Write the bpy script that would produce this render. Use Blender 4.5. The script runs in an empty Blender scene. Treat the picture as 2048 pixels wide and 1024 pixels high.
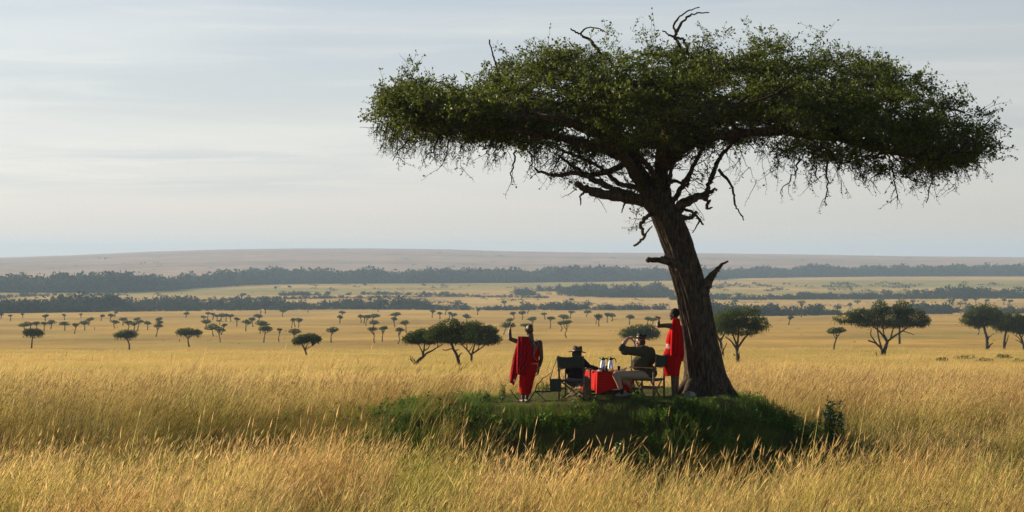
import bpy, math, random
import numpy as np
from mathutils import Vector, Matrix, Euler

rng = np.random.default_rng(11)
F, CX, HY, EYE = 5000.0, 1024.0, 505.0, 3.13     # focal length in 2048-px units, eye level
SC = bpy.context.scene
COL = SC.collection
R = math.radians

def P(px, py, Y):
    return np.array([(px - CX) / F * Y, Y, EYE - (py - HY) / F * Y])

# ------------------------------------------------------------------ noise
def _h(ix, iy, iz, s):
    n = (ix * 374761393 + iy * 668265263 + iz * 2147483647 + s * 974634777) & 0xffffffff
    n = ((n ^ (n >> 13)) * 1274126177) & 0xffffffff
    return ((n ^ (n >> 16)) & 0xffff) / 65535.0

def vn(x, y, z=0.0, s=0):
    """value noise 0..1, numpy arrays"""
    x, y, z = np.broadcast_arrays(np.asarray(x, float), np.asarray(y, float), np.asarray(z, float))
    ix, iy, iz = np.floor(x).astype(np.int64), np.floor(y).astype(np.int64), np.floor(z).astype(np.int64)
    fx, fy, fz = x - ix, y - iy, z - iz
    fx, fy, fz = [f * f * (3 - 2 * f) for f in (fx, fy, fz)]
    r = 0
    for a in (0, 1):
        for b in (0, 1):
            for c in (0, 1):
                w = (fx if a else 1 - fx) * (fy if b else 1 - fy) * (fz if c else 1 - fz)
                r = r + w * _h(ix + a, iy + b, iz + c, s)
    return r

def fbm(x, y, z=0.0, s=0, o=3):
    r, a, t = 0, 1.0, 0
    for k in range(o):
        r = r + a * vn(np.asarray(x) * 2 ** k, np.asarray(y) * 2 ** k, np.asarray(z) * 2 ** k, s + k)
        t += a
        a *= 0.5
    return r / t

def ss(a, b, x):
    t = np.clip((np.asarray(x, float) - a) / (b - a), 0, 1)
    return t * t * (3 - 2 * t)

# ------------------------------------------------------------------ mesh plumbing
def np_mesh(name, V, faces, smooth=False):
    """V (n,3); faces: list of int arrays (m,k)"""
    me = bpy.data.meshes.new(name)
    V = np.asarray(V, dtype=np.float32)
    faces = [np.asarray(f, dtype=np.int32) for f in faces if len(f)]
    me.vertices.add(len(V))
    me.vertices.foreach_set('co', V.ravel())
    nl = sum(f.size for f in faces)
    npoly = sum(len(f) for f in faces)
    me.loops.add(nl)
    me.loops.foreach_set('vertex_index', np.concatenate([f.ravel() for f in faces]))
    me.polygons.add(npoly)
    tot = np.concatenate([np.full(len(f), f.shape[1], np.int32) for f in faces])
    st = np.concatenate([[0], np.cumsum(tot)[:-1]]).astype(np.int32)
    me.polygons.foreach_set('loop_start', st)
    me.update(calc_edges=True)
    me.validate()
    if smooth:
        me.polygons.foreach_set('use_smooth', np.ones(len(me.polygons), bool))
    return me

class MB:
    """mesh builder collecting (verts, faces) pieces"""
    def __init__(self):
        self.V, self.Q, self.T, self.n = [], [], [], 0
    def add(self, V, Q=None, T=None):
        V = np.asarray(V, float).reshape(-1, 3)
        if Q is not None and len(Q): self.Q.append(np.asarray(Q) + self.n)
        if T is not None and len(T): self.T.append(np.asarray(T) + self.n)
        self.V.append(V); self.n += len(V)
        return self
    def mesh(self, name, smooth=False):
        fs = []
        if self.Q: fs.append(np.concatenate(self.Q))
        if self.T: fs.append(np.concatenate(self.T))
        return np_mesh(name, np.concatenate(self.V), fs, smooth)
    def build(self, name, mat, parent=None, smooth=False):
        return link(name, self.mesh(name, smooth), mat, parent)
    # shapes
    def tube(self, pts, rad, sides=8, cap=True, squash=None, rough=0.0, seed=0, freq=3.0):
        pts = np.asarray(pts, float); rad = np.broadcast_to(np.asarray(rad, float), (len(pts),))
        d = np.gradient(pts, axis=0)
        d /= np.linalg.norm(d, axis=1, keepdims=True) + 1e-12
        ref = np.array([0.0, 1.0, 0.0]) if abs(d[0][1]) < 0.9 else np.array([1.0, 0, 0])
        a = np.cross(d, ref); a /= np.linalg.norm(a, axis=1, keepdims=True) + 1e-12
        b = np.cross(d, a)
        th = np.arange(sides) / sides * 2 * math.pi
        c, s = np.cos(th), np.sin(th)
        rr = rad[:, None] * np.ones(sides)
        if rough:
            q = pts[:, None, :] + rad[:, None, None] * (a[:, None] * c[None, :, None] + b[:, None] * s[None, :, None])
            rr = rr * (1 + rough * (fbm(q[..., 0] * freq, q[..., 1] * freq, q[..., 2] * freq, seed, 2) * 2 - 1))
        sx, sy = squash if squash else (1, 1)
        V = pts[:, None, :] + rr[..., None] * (a[:, None] * (c * sx)[None, :, None] + b[:, None] * (s * sy)[None, :, None])
        n = len(pts)
        i = np.arange(n - 1)[:, None] * sides; j = np.arange(sides)[None, :]; j2 = (j + 1) % sides
        Q = np.stack([i + j, i + j2, i + sides + j2, i + sides + j], -1).reshape(-1, 4)
        V = V.reshape(-1, 3)
        T = None
        if cap:
            V = np.concatenate([V, pts[:1], pts[-1:]])
            k0, k1 = n * sides, n * sides + 1
            j = np.arange(sides); j2 = (j + 1) % sides
            T = np.concatenate([np.stack([np.full(sides, k0), j2, j], -1),
                                np.stack([np.full(sides, k1), (n - 1) * sides + j, (n - 1) * sides + j2], -1)])
        return self.add(V, Q, T)
    def capsule(self, p1, r1, p2, r2, n=16):
        p1, p2 = np.asarray(p1, float), np.asarray(p2, float)
        L = np.linalg.norm(p2 - p1); d = (p2 - p1) / (L + 1e-9)
        pts, rad = [], []
        for k in range(5):
            a = math.pi / 2 * (1 - k / 4)
            pts.append(p1 - d * r1 * math.sin(a)); rad.append(max(r1 * math.cos(a), r1 * 0.02))
        for k in range(5):
            a = math.pi / 2 * k / 4
            pts.append(p2 + d * r2 * math.sin(a)); rad.append(max(r2 * math.cos(a), r2 * 0.02))
        return self.tube(pts, rad, n)
    def ell(self, c, r, rot=None, nu=18, nv=12):
        u = np.arange(nu) / nu * 2 * math.pi
        v = np.linspace(0.02, math.pi - 0.02, nv)
        X = np.stack([np.sin(v)[:, None] * np.cos(u), np.sin(v)[:, None] * np.sin(u), np.cos(v)[:, None] * np.ones(nu)], -1)
        X = X.reshape(-1, 3) * np.asarray(r, float)
        if rot is not None: X = X @ np.array(Euler(rot).to_matrix()).T
        X = X + np.asarray(c, float)
        i = np.arange(nv - 1)[:, None] * nu; j = np.arange(nu)[None]; j2 = (j + 1) % nu
        Q = np.stack([i + j, i + nu + j, i + nu + j2, i + j2], -1).reshape(-1, 4)
        top = np.stack([np.zeros(nu - 2, int), np.arange(1, nu - 1), np.arange(2, nu)], -1)
        bot = np.stack([np.zeros(nu - 2, int), np.arange(2, nu), np.arange(1, nu - 1)], -1) + (nv - 1) * nu
        return self.add(X, Q, np.concatenate([top, bot]))
    def lathe(self, prof, c=(0, 0, 0), n=24):
        """prof: list of (radius, z)"""
        th = np.arange(n) / n * 2 * math.pi
        pr = np.asarray(prof, float)
        V = np.stack([pr[:, :1] * np.cos(th), pr[:, :1] * np.sin(th), pr[:, 1:] * np.ones(n)], -1).reshape(-1, 3) + np.asarray(c, float)
        m = len(pr)
        i = np.arange(m - 1)[:, None] * n; j = np.arange(n)[None]; j2 = (j + 1) % n
        return self.add(V, np.stack([i + j, i + j2, i + n + j2, i + n + j], -1).reshape(-1, 4))
    def bar(self, p, q, w, h, up=(0, 0, 1), bev=0.004):
        """rectangular bar p->q, width w (sideways), height h (along up), with chamfered long edges"""
        p, q = np.asarray(p, float), np.asarray(q, float)
        d = q - p; d /= np.linalg.norm(d)
        up = np.asarray(up, float); s = np.cross(d, up)
        if np.linalg.norm(s) < 1e-3: s = np.cross(d, np.array([1.0, 0, 0]))
        s /= np.linalg.norm(s); u = np.cross(s, d)
        a, b, e = w / 2, h / 2, min(bev, w / 3, h / 3)
        prof = [(-a + e, -b), (a - e, -b), (a, -b + e), (a, b - e), (a - e, b), (-a + e, b), (-a, b - e), (-a, -b + e)]
        V = [p + s * x + u * y for x, y in prof] + [q + s * x + u * y for x, y in prof]
        Q = [[i, (i + 1) % 8, 8 + (i + 1) % 8, 8 + i] for i in range(8)]
        Q += [[0, 7, 2, 1], [2, 7, 6, 3], [3, 6, 5, 4], [8, 9, 10, 15], [10, 11, 14, 15], [11, 12, 13, 14]]
        return self.add(V, Q)
    def grid(self, G, closed_u=False, thick=0.0):
        """G (m,n,3) surface grid; thick>0 makes a closed slab"""
        G = np.asarray(G, float); m, n = G.shape[:2]
        def q(m, n, off, flip):
            i = np.arange(m - 1)[:, None] * n
            j = np.arange(n if closed_u else n - 1)[None]; j2 = (j + 1) % n
            f = np.stack([i + j, i + j2, i + n + j2, i + n + j], -1).reshape(-1, 4) + off
            return f[:, ::-1] if flip else f
        if not thick:
            return self.add(G.reshape(-1, 3), q(m, n, 0, False))
        du = np.gradient(G, axis=1); dv = np.gradient(G, axis=0)
        N = np.cross(du, dv); N /= np.linalg.norm(N, axis=2, keepdims=True) + 1e-9
        V = np.concatenate([(G + N * thick / 2).reshape(-1, 3), (G - N * thick / 2).reshape(-1, 3)])
        Q = [q(m, n, 0, False), q(m, n, m * n, True)]
        o = m * n
        def rim(idx):
            idx = np.asarray(idx)
            return np.stack([idx[:-1], idx[:-1] + o, idx[1:] + o, idx[1:]], -1)
        Q.append(rim(np.arange(n))); Q.append(rim(np.arange(n)[::-1] + (m - 1) * n))
        if not closed_u:
            Q.append(rim((np.arange(m) * n)[::-1])); Q.append(rim(np.arange(m) * n + n - 1))
        return self.add(V, np.concatenate(Q))

def link(name, me, mat, parent=None):
    o = bpy.data.objects.new(name, me)
    COL.objects.link(o)
    if mat is not None: me.materials.append(mat)
    if parent is not None:
        o.parent = parent
        o.matrix_parent_inverse = Matrix.Translation(parent.location).inverted()
    return o

def tag(o, label=None, cat=None, group=None, kind=None):
    if label: o['label'] = label
    if cat: o['category'] = cat
    if group: o['group'] = group
    if kind: o['kind'] = kind
    return o

def thing(name, loc, label, cat, group=None):
    """an Empty at the thing's base; parts are built in world coordinates"""
    o = bpy.data.objects.new(name, None)
    o.empty_display_size = 0.1
    o.location = Vector([float(v) for v in loc])
    COL.objects.link(o)
    return tag(o, label, cat, group)

def remeshed(mb, name, mat, parent=None, voxel=0.007, smooth=3, fac=0.5):
    """union of overlapping closed pieces -> one continuous smooth surface"""
    me = mb.mesh(name + '_src')
    o = bpy.data.objects.new(name + '_src', me); COL.objects.link(o)
    m = o.modifiers.new('r', 'REMESH'); m.mode = 'VOXEL'; m.voxel_size = voxel; m.use_smooth_shade = True
    if smooth:
        s = o.modifiers.new('s', 'SMOOTH'); s.factor = fac; s.iterations = smooth
    dg = bpy.context.evaluated_depsgraph_get()
    out = bpy.data.meshes.new_from_object(o.evaluated_get(dg))
    bpy.data.objects.remove(o); bpy.data.meshes.remove(me)
    out.materials.clear()
    out.name = name
    out.polygons.foreach_set('use_smooth', np.ones(len(out.polygons), bool))
    return link(name, out, mat, parent)

# ------------------------------------------------------------------ materials
def mat(name, col, rough=0.8, metal=0.0, spec=0.3, trans=0.0, noise=None, bump=None, island=0.0, attr=None, extra=None):
    """procedural principled material.
    noise=(scale, col2, lo, hi) ; bump=(scale, strength, dist) ; trans = translucency ; island = per-leaf value jitter"""
    m = bpy.data.materials.new(name); m.use_nodes = True
    nt = m.node_tree; N = nt.nodes; L = nt.links
    b = N['Principled BSDF']; out = N['Material Output']
    b.inputs['Roughness'].default_value = rough
    b.inputs['Metallic'].default_value = metal
    b.inputs['Specular IOR Level'].default_value = spec
    c4 = lambda c: (c[0], c[1], c[2], 1)
    src = N.new('ShaderNodeRGB'); src.outputs[0].default_value = c4(col)
    cur = src.outputs[0]
    tc = N.new('ShaderNodeTexCoord')
    if noise:
        t = N.new('ShaderNodeTexNoise'); t.inputs['Scale'].default_value = noise[0]; t.inputs['Detail'].default_value = 5
        L.new(tc.outputs['Object'], t.inputs['Vector'])
        mr = N.new('ShaderNodeMapRange'); mr.inputs[1].default_value = noise[2]; mr.inputs[2].default_value = noise[3]
        L.new(t.outputs['Fac'], mr.inputs[0])
        mx = N.new('ShaderNodeMix'); mx.data_type = 'RGBA'
        L.new(mr.outputs[0], mx.inputs[0]); L.new(cur, mx.inputs[6]); mx.inputs[7].default_value = c4(noise[1])
        cur = mx.outputs[2]
    if island:
        g = N.new('ShaderNodeNewGeometry')
        mr = N.new('ShaderNodeMapRange'); mr.inputs[3].default_value = 1 - island; mr.inputs[4].default_value = 1 + island
        L.new(g.outputs['Random Per Island'], mr.inputs[0])
        hs = N.new('ShaderNodeHueSaturation'); L.new(cur, hs.inputs['Color']); L.new(mr.outputs[0], hs.inputs['Value'])
        cur = hs.outputs[0]
    if extra: cur = extra(N, L, tc, cur)
    L.new(cur, b.inputs['Base Color'])
    if bump:
        t = N.new('ShaderNodeTexNoise'); t.inputs['Scale'].default_value = bump[0]; t.inputs['Detail'].default_value = 6
        L.new(tc.outputs['Object'], t.inputs['Vector'])
        bp = N.new('ShaderNodeBump'); bp.inputs['Strength'].default_value = bump[1]; bp.inputs['Distance'].default_value = bump[2]
        L.new(t.outputs['Fac'], bp.inputs['Height']); L.new(bp.outputs[0], b.inputs['Normal'])
    if trans:
        tr = N.new('ShaderNodeBsdfTranslucent'); L.new(cur, tr.inputs['Color'])
        ms = N.new('ShaderNodeMixShader'); ms.inputs[0].default_value = trans
        L.new(b.outputs[0], ms.inputs[1]); L.new(tr.outputs[0], ms.inputs[2]); L.new(ms.outputs[0], out.inputs['Surface'])
    return m
# ================================================================== camera, light, air
cam = bpy.data.cameras.new('camera'); co = bpy.data.objects.new('camera', cam); COL.objects.link(co)
cam.sensor_width = 36.0; cam.lens = F / 2048 * 36.0
cam.clip_start = 0.5; cam.clip_end = 40000
co.location = (0, 0, EYE)
co.rotation_euler = (R(90) - math.atan((512 - HY) / F), 0, 0)
cam.dof.use_dof = True; cam.dof.focus_distance = 54; cam.dof.aperture_fstop = 4.5
SC.camera = co

SUN_EL, SUN_BACK = R(17.5), R(30)        # low sun at the left, a little behind the tree
to_sun = Vector((-math.cos(SUN_BACK) * math.cos(SUN_EL), math.sin(SUN_BACK) * math.cos(SUN_EL), math.sin(SUN_EL)))
sl = bpy.data.lights.new('sun', 'SUN'); so = bpy.data.objects.new('sun', sl); COL.objects.link(so)
sl.energy = 5.0; sl.angle = R(0.5); sl.color = (1.0, 0.86, 0.64)
so.rotation_euler = to_sun.to_track_quat('Z', 'Y').to_euler()

w = bpy.data.worlds.new('World'); SC.world = w; w.use_nodes = True
nt = w.node_tree; N = nt.nodes; L = nt.links
bg = N['Background']; bg.inputs['Strength'].default_value = SKY_STRENGTH = 0.070
sky = N.new('ShaderNodeTexSky'); sky.sky_type = 'NISHITA'; sky.sun_disc = False
sky.sun_elevation = SUN_EL
sky.sun_rotation = math.atan2(to_sun.x, to_sun.y)
sky.altitude = 1500; sky.dust_density = 2.0; sky.air_density = 1.0; sky.ozone_density = 1.0
tc = N.new('ShaderNodeTexCoord')
sep = N.new('ShaderNodeSeparateXYZ'); L.new(tc.outputs['Generated'], sep.inputs[0])
def mth(op, a, b=None, c=None):
    n = N.new('ShaderNodeMath'); n.operation = op
    for k, v in enumerate((a, b, c)):
        if v is None: continue
        if isinstance(v, (int, float)): n.inputs[k].default_value = v
        else: L.new(v, n.inputs[k])
    return n.outputs[0]
def mrange(v, a, b, c, d, kind='SMOOTHSTEP'):
    n = N.new('ShaderNodeMapRange'); n.interpolation_type = kind
    L.new(v, n.inputs[0])
    for k, q in enumerate((a, b, c, d)): n.inputs[k + 1].default_value = q
    return n.outputs[0]
# cirrus sheet high above: direction projected on a layer (azimuth / elevation stretched), so the streaks lie flat
az = mth('ARCTAN2', sep.outputs[0], sep.outputs[1])
el = mth('ARCSINE', sep.outputs[2])
def cirrus(sx, sy, off, detail, rough, dist):
    cb = N.new('ShaderNodeCombineXYZ')
    L.new(mth('MULTIPLY', az, sx), cb.inputs[0]); L.new(mth('MULTIPLY', el, sy), cb.inputs[1]); cb.inputs[2].default_value = off
    t = N.new('ShaderNodeTexNoise'); t.inputs['Scale'].default_value = 1; t.inputs['Detail'].default_value = detail
    t.inputs['Roughness'].default_value = rough; t.inputs['Distortion'].default_value = dist
    L.new(cb.outputs[0], t.inputs['Vector']); return t.outputs['Fac']
veil = mrange(cirrus(3.0, 34, 3.3, 4, 0.5, 0.35), 0.36, 0.66, 0.0, 1.0)
streak = mrange(cirrus(9.0, 120, 7.1, 6, 0.6, 0.6), 0.5, 0.74, 0.0, 1.0)
low = mrange(el, 0.0, 0.10, 1.0, 0.0)
front = mrange(sep.outputs[1], 0.2, 0.85, 0.10, 1.0)     # cloud cut in the unseen sky behind and overhead, to lower fill light
up = mrange(el, 0.13, 0.40, 1.0, 0.12)
cov = mth('MULTIPLY', mth('MULTIPLY', mth('ADD', 0.72, mth('MULTIPLY', low, 0.2)), front), up)
cov = mth('MINIMUM', cov, 1.0)
def mixc(f, a, b):
    n = N.new('ShaderNodeMix'); n.data_type = 'RGBA'
    L.new(f, n.inputs[0])
    for k, v in ((6, a), (7, b)):
        if isinstance(v, tuple): n.inputs[k].default_value = (*v, 1)
        else: L.new(v, n.inputs[k])
    return n.outputs[2]
# thin high cloud: whitish sheet, blue grey in the gaps, creamier low down
gapc = mixc(mrange(el, 0.02, 0.10, 0.0, 1.0), (6.25, 6.28, 6.15), (5.2, 5.6, 6.2))
whitec = mixc(mrange(el, 0.0, 0.05, 0.0, 1.0), (6.5, 6.1, 5.65), (7.2, 7.12, 6.95))
wisp = mrange(cirrus(13.0, 210, 2.2, 7, 0.62, 0.8), 0.47, 0.66, 0.0, 1.0)
wmask = mth('MULTIPLY', mth('MULTIPLY', mrange(el, 0.020, 0.028, 0.0, 1.0), mrange(el, 0.036, 0.046, 1.0, 0.0)), mrange(az, -0.16, 0.02, 1.0, 0.0))
wht0 = mth('SUBTRACT', mth('MINIMUM', mth('ADD', mth('MULTIPLY', veil, mrange(el, 0.075, 0.10, 1.0, 0.45)), mth('MULTIPLY', streak, 0.5)), 1.0), mth('MULTIPLY', wmask, 0.45))
wht = mth('MINIMUM', mth('MAXIMUM', mth('ADD', wht0, mth('MULTIPLY', mth('MULTIPLY', wmask, wisp), 1.1)), 0.0), 1.0)
bank = mth('MULTIPLY', mth('MULTIPLY', wmask, mrange(cirrus(7.0, 150, 5.7, 5, 0.55, 0.5), 0.42, 0.60, 0.0, 1.0)), 0.75)
ccol = type('o', (), {'outputs': {2: mixc(mth('MULTIPLY', bank, mth('SUBTRACT', 1.0, mth('MULTIPLY', wisp, 0.8))), mixc(wht, gapc, whitec), (5.1, 5.5, 6.0))}})
# brighter towards the sun (left), greyer away from it
side = mrange(az, -0.25, 0.25, 1.08, 0.80, 'LINEAR')
vm = N.new('ShaderNodeVectorMath'); vm.operation = 'SCALE'
L.new(ccol.outputs[2], vm.inputs[0]); L.new(side, vm.inputs['Scale'])
mx = N.new('ShaderNodeMix'); mx.data_type = 'RGBA'
L.new(cov, mx.inputs[0]); L.new(sky.outputs[0], mx.inputs[6]); L.new(vm.outputs[0], mx.inputs[7])
L.new(mx.outputs[2], bg.inputs['Color'])

SC.view_settings.view_transform = 'Standard'; SC.view_settings.look = 'None'
SC.view_settings.exposure = 0.75; SC.view_settings.gamma = 1; SC.view_settings.use_curve_mapping = False
SC.render.engine = 'CYCLES'
cy = SC.cycles
cy.max_bounces = 6; cy.diffuse_bounces = 3; cy.glossy_bounces = 2; cy.transmission_bounces = 4; cy.volume_bounces = 1
cy.transparent_max_bounces = 8
cy.sample_clamp_indirect = 4.0
cy.use_denoising = True
try:
    cy.denoiser = 'OPENIMAGEDENOISE'; cy.denoising_input_passes = 'RGB_ALBEDO_NORMAL'; cy.denoising_prefilter = 'NONE'
except Exception: pass

# the air over the savanna
hz = MB()
x0, x1, y0, y1, z0, z1 = -7600.0, 7600.0, -90.0, 14200.0, -62.0, 48.0
V = [(x, y, z) for x in (x0, x1) for y in (y0, y1) for z in (z0, z1)]
hz.add(V, [[0, 1, 3, 2], [4, 6, 7, 5], [0, 4, 5, 1], [2, 3, 7, 6], [0, 2, 6, 4], [1, 5, 7, 3]])
hm = bpy.data.materials.new('haze_air'); hm.use_nodes = True
hn = hm.node_tree; hn.nodes.remove(hn.nodes['Principled BSDF'])
pv = hn.nodes.new('ShaderNodeVolumePrincipled'); pv.inputs['Density'].default_value = 0.80e-4
pv.inputs['Color'].default_value = (0.47, 0.65, 0.88, 1); pv.inputs['Anisotropy'].default_value = 0.1
hn.links.new(pv.outputs[0], hn.nodes['Material Output'].inputs['Volume'])
tag(hz.build('haze', hm), 'pale morning haze over the savanna', 'haze', kind='stuff')

# ================================================================== ground
_ly = np.linspace(math.log(20), math.log(14000), 1400)
_by = [20, 40, 46, 50, 54, 60, 80, 120, 200, 277, 500, 800, 1190, 1700, 2170, 3300, 5000, 14000]
_bz = [-1.95, -1.9, -1.85, -1.62, -1.26, -1.2, -1.9, -3.5, -7.0, -9.8, -16.9, -24.4, -31, -39.5, -46.0, -46.9, -46.9, -46.9]
_bl = np.interp(np.exp(_ly), _by, _bz)
_k = np.exp(-0.5 * (np.arange(-40, 41) / 14) ** 2); _k /= _k.sum()
_bl = np.convolve(np.pad(_bl, 40, mode='edge'), _k, 'valid')
_cx = [-1200, -400, 0, 150, 300, 450, 600, 750, 900, 1000, 1200, 1400, 1600, 1800, 2048, 2600, 3500]
_cy = [520, 519, 515, 510, 503, 498.5, 496.5, 496.5, 498.5, 502, 505, 506, 508.5, 512, 514, 515, 516]

def mound_mask(x, y):
    dx = np.where(x < 2.3, (x - 2.3) / 3.9, (x - 2.3) / 2.6)
    dy = np.where(y < 55, (y - 55) / 2.55, (y - 55) / 3.2)
    r = (np.abs(dx) ** 2.6 + np.abs(dy) ** 2.6) ** (1 / 2.6)
    r = r + 0.10 * (vn(x * 0.8, y * 0.8, 0, 5) - 0.5)
    return 1 - ss(0.88, 1.85, r)

def bank_mask(x, y):
    a = ss(50.5, 58.5, y + 0.8 * vn(x * 0.25, 0.0, 0, 8)) * (1 - ss(60, 80, y))
    return a * (1 - ss(-1.5, 3.0, x)) * (0.82 + 0.18 * ss(-14, -4, x))

def gz(x, y):
    x = np.asarray(x, float); y = np.asarray(y, float)
    x, y = np.broadcast_arrays(x, y)
    z = np.interp(np.log(np.maximum(y, 20.0)), _ly, _bl)
    near = 1 - ss(90, 200, y)
    z = z + near * (0.22 * (fbm(x * 0.22, y * 0.22, 0, 21, 3) - 0.5))
    z = z + ss(100, 600, y) * (1 - ss(1500, 2200, y)) * 3.0 * (fbm(x / 160, y / 220, 0, 31, 2) - 0.5)
    b = bank_mask(x, y)
    z = z + b * (-0.90 - z) * 0.95 + b * 0.25 * (vn(x * 0.4, y * 0.4, 0, 3) - 0.5)
    z = z - 0.22 * np.exp(-((y - 50.6) / 1.1) ** 2) * (1 - ss(-2, 1, x))
    m = mound_mask(x, y)
    top = -0.16 * (1 - ss(-0.8, 2.0, x)) + 0.05 * (vn(x * 1.3, y * 1.3, 0, 2) - 0.5)
    z = z + m * (top - z)
    # far rise
    px = x / np.maximum(y, 1) * F + CX
    crest = EYE + (HY - np.interp(px, _cx, _cy)) / F * 9500
    t = ss(4700, 9500, y)
    hill = -46.9 + (crest + 46.9) * (0.55 * t + 0.45 * np.clip((y - 4900) / 4600, 0, 1)) + 6 * t * (fbm(x / 500, y / 900, 0, 41, 2) - 0.5) * (1 - t)
    hill = np.where(y > 9500, crest - (y - 9500) * 0.012, hill)
    return np.where(y > 4700, hill, z)

def ground_hit(px, py):
    """distance Y at which the view ray through a pixel of the photo meets the ground"""
    Y = np.exp(np.linspace(math.log(42), math.log(13000), 4000))
    x = (px - CX) / F * Y; zr = EYE - (py - HY) / F * Y
    d = zr - gz(x, Y)
    k = np.where(d <= 0)[0]
    if len(k) == 0: return 9400.0
    k = k[0]
    if k == 0: return Y[0]
    t = d[k - 1] / (d[k - 1] - d[k])
    return Y[k - 1] + t * (Y[k] - Y[k - 1])

ys = np.concatenate([np.arange(-80, 30, 10), np.arange(30, 46, 1.0), np.arange(46, 64, 0.25), np.arange(64, 90, 1.0),
                     np.exp(np.linspace(math.log(90), math.log(14000), 230))])
tt = np.linspace(-1, 1, 361)
us = np.sign(tt) * np.abs(tt) ** 1.8
wx = 45 + 0.52 * np.maximum(ys, 0)
X = us[None, :] * wx[:, None]; Yg = np.repeat(ys[:, None], len(us), 1)
Z = gz(X, Yg)
gb = MB(); gb.grid(np.stack([X, Yg, Z], -1))
gme = gb.mesh('ground', smooth=True)
# ground cover as a vertex attribute: straw / green flush / bare soil under the tall grass
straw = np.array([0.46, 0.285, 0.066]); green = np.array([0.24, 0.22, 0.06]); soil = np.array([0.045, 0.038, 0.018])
pale = np.array([0.50, 0.33, 0.115]); hillc = np.array([0.38, 0.25, 0.165])
C = np.ones(X.shape + (3,)) * straw
def mixin(C, c, f): return C * (1 - f[..., None]) + c * f[..., None]
C = mixin(C, pale, ss(1300, 2600, Yg) * 0.8)
C = mixin(C, green, 0.75 * ss(2700, 3000, Yg) * (1 - ss(4000, 4400, Yg)) * ss(0.38, 0.62, fbm(X / 500 + 3, Yg / 260, 0, 51, 2)))
PXg = X / np.maximum(Yg, 1) * F + CX
C = mixin(C, green, 0.8 * ss(3400, 3700, Yg) * (1 - ss(4300, 4700, Yg)) * ss(1500, 1700, PXg))
C = mixin(C, green, 0.5 * ss(0.55, 0.75, fbm(X / 60 + 9, Yg / 130, 0, 61, 3)) * (1 - ss(900, 1600, Yg)))
C = mixin(C, hillc, ss(4700, 5600, Yg))
C = mixin(C, hillc * 0.78, ss(5200, 6000, Yg) * ss(0.5, 0.7, fbm(X / 900, Yg / 600, 0, 71, 3)))
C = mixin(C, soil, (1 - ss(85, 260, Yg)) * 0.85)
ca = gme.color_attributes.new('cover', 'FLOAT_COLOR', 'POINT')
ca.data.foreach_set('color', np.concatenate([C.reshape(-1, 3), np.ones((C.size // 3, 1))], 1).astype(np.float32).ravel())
def ground_cols(N, L, tc, cur):
    at = N.new('ShaderNodeAttribute'); at.attribute_name = 'cover'
    cur = at.outputs['Color']
    geo = N.new('ShaderNodeNewGeometry')
    for sc, lo, hi, amt, det, off in ((0.012, 0.35, 0.65, (0.72, 1.20), 6, 0), (0.12, 0.3, 0.7, (0.86, 1.14), 6, 40), (0.9, 0.3, 0.7, (0.82, 1.16), 4, 90)):
        mp = N.new('ShaderNodeMapping'); mp.inputs['Location'].default_value = (off, off, 0); mp.inputs['Scale'].default_value = (sc, sc * 0.7, sc)
        L.new(geo.outputs['Position'], mp.inputs['Vector'])
        t = N.new('ShaderNodeTexNoise'); t.inputs['Scale'].default_value = 1; t.inputs['Detail'].default_value = det
        t.inputs['Roughness'].default_value = 0.65
        L.new(mp.outputs[0], t.inputs['Vector'])
        mr = N.new('ShaderNodeMapRange')
        for k, q in enumerate((lo, hi, amt[0], amt[1])): mr.inputs[k + 1].default_value = q
        L.new(t.outputs['Fac'], mr.inputs[0])
        hs = N.new('ShaderNodeHueSaturation'); L.new(cur, hs.inputs['Color']); L.new(mr.outputs[0], hs.inputs['Value'])
        cur = hs.outputs[0]
    return cur
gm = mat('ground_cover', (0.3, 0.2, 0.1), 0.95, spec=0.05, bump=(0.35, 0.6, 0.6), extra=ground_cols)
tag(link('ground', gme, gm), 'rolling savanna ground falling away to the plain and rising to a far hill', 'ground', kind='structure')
# ================================================================== far woodland, plain acacias
def leaf_quads(mb, pos, size, r, flat=0.5, aspect=0.55):
    """diamond leaves / leaf sprays at positions"""
    n = len(pos)
    d = r.normal(0, 1, (n, 3)); d[:, 2] *= (1 - flat); d /= np.linalg.norm(d, axis=1, keepdims=True) + 1e-9
    s = np.cross(d, r.normal(0, 1, (n, 3))); s /= np.linalg.norm(s, axis=1, keepdims=True) + 1e-9
    sz = (np.asarray(size) * r.uniform(0.6, 1.4, n))[:, None]
    V = np.stack([pos - d * sz * .5, pos + s * sz * aspect * .5, pos + d * sz * .5, pos - s * sz * aspect * .5], 1)
    mb.add(V.reshape(-1, 3), np.arange(n * 4).reshape(-1, 4))

CROWN = mat('acacia_foliage', (0.066, 0.090, 0.016), 0.7, spec=0.10, trans=0.36, island=0.35)
CROWN2 = mat('woodland_foliage', (0.026, 0.042, 0.020), 0.8, spec=0.1, trans=0.22, island=0.4)
BARKF = mat('dark_bark', (0.060, 0.045, 0.033), 0.95, spec=0.1, noise=(4, (0.03, 0.024, 0.02), 0.4, 0.65))
SCRUB = mat('scrub_foliage', (0.085, 0.085, 0.035), 0.85, spec=0.1, trans=0.2, island=0.35)

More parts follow.
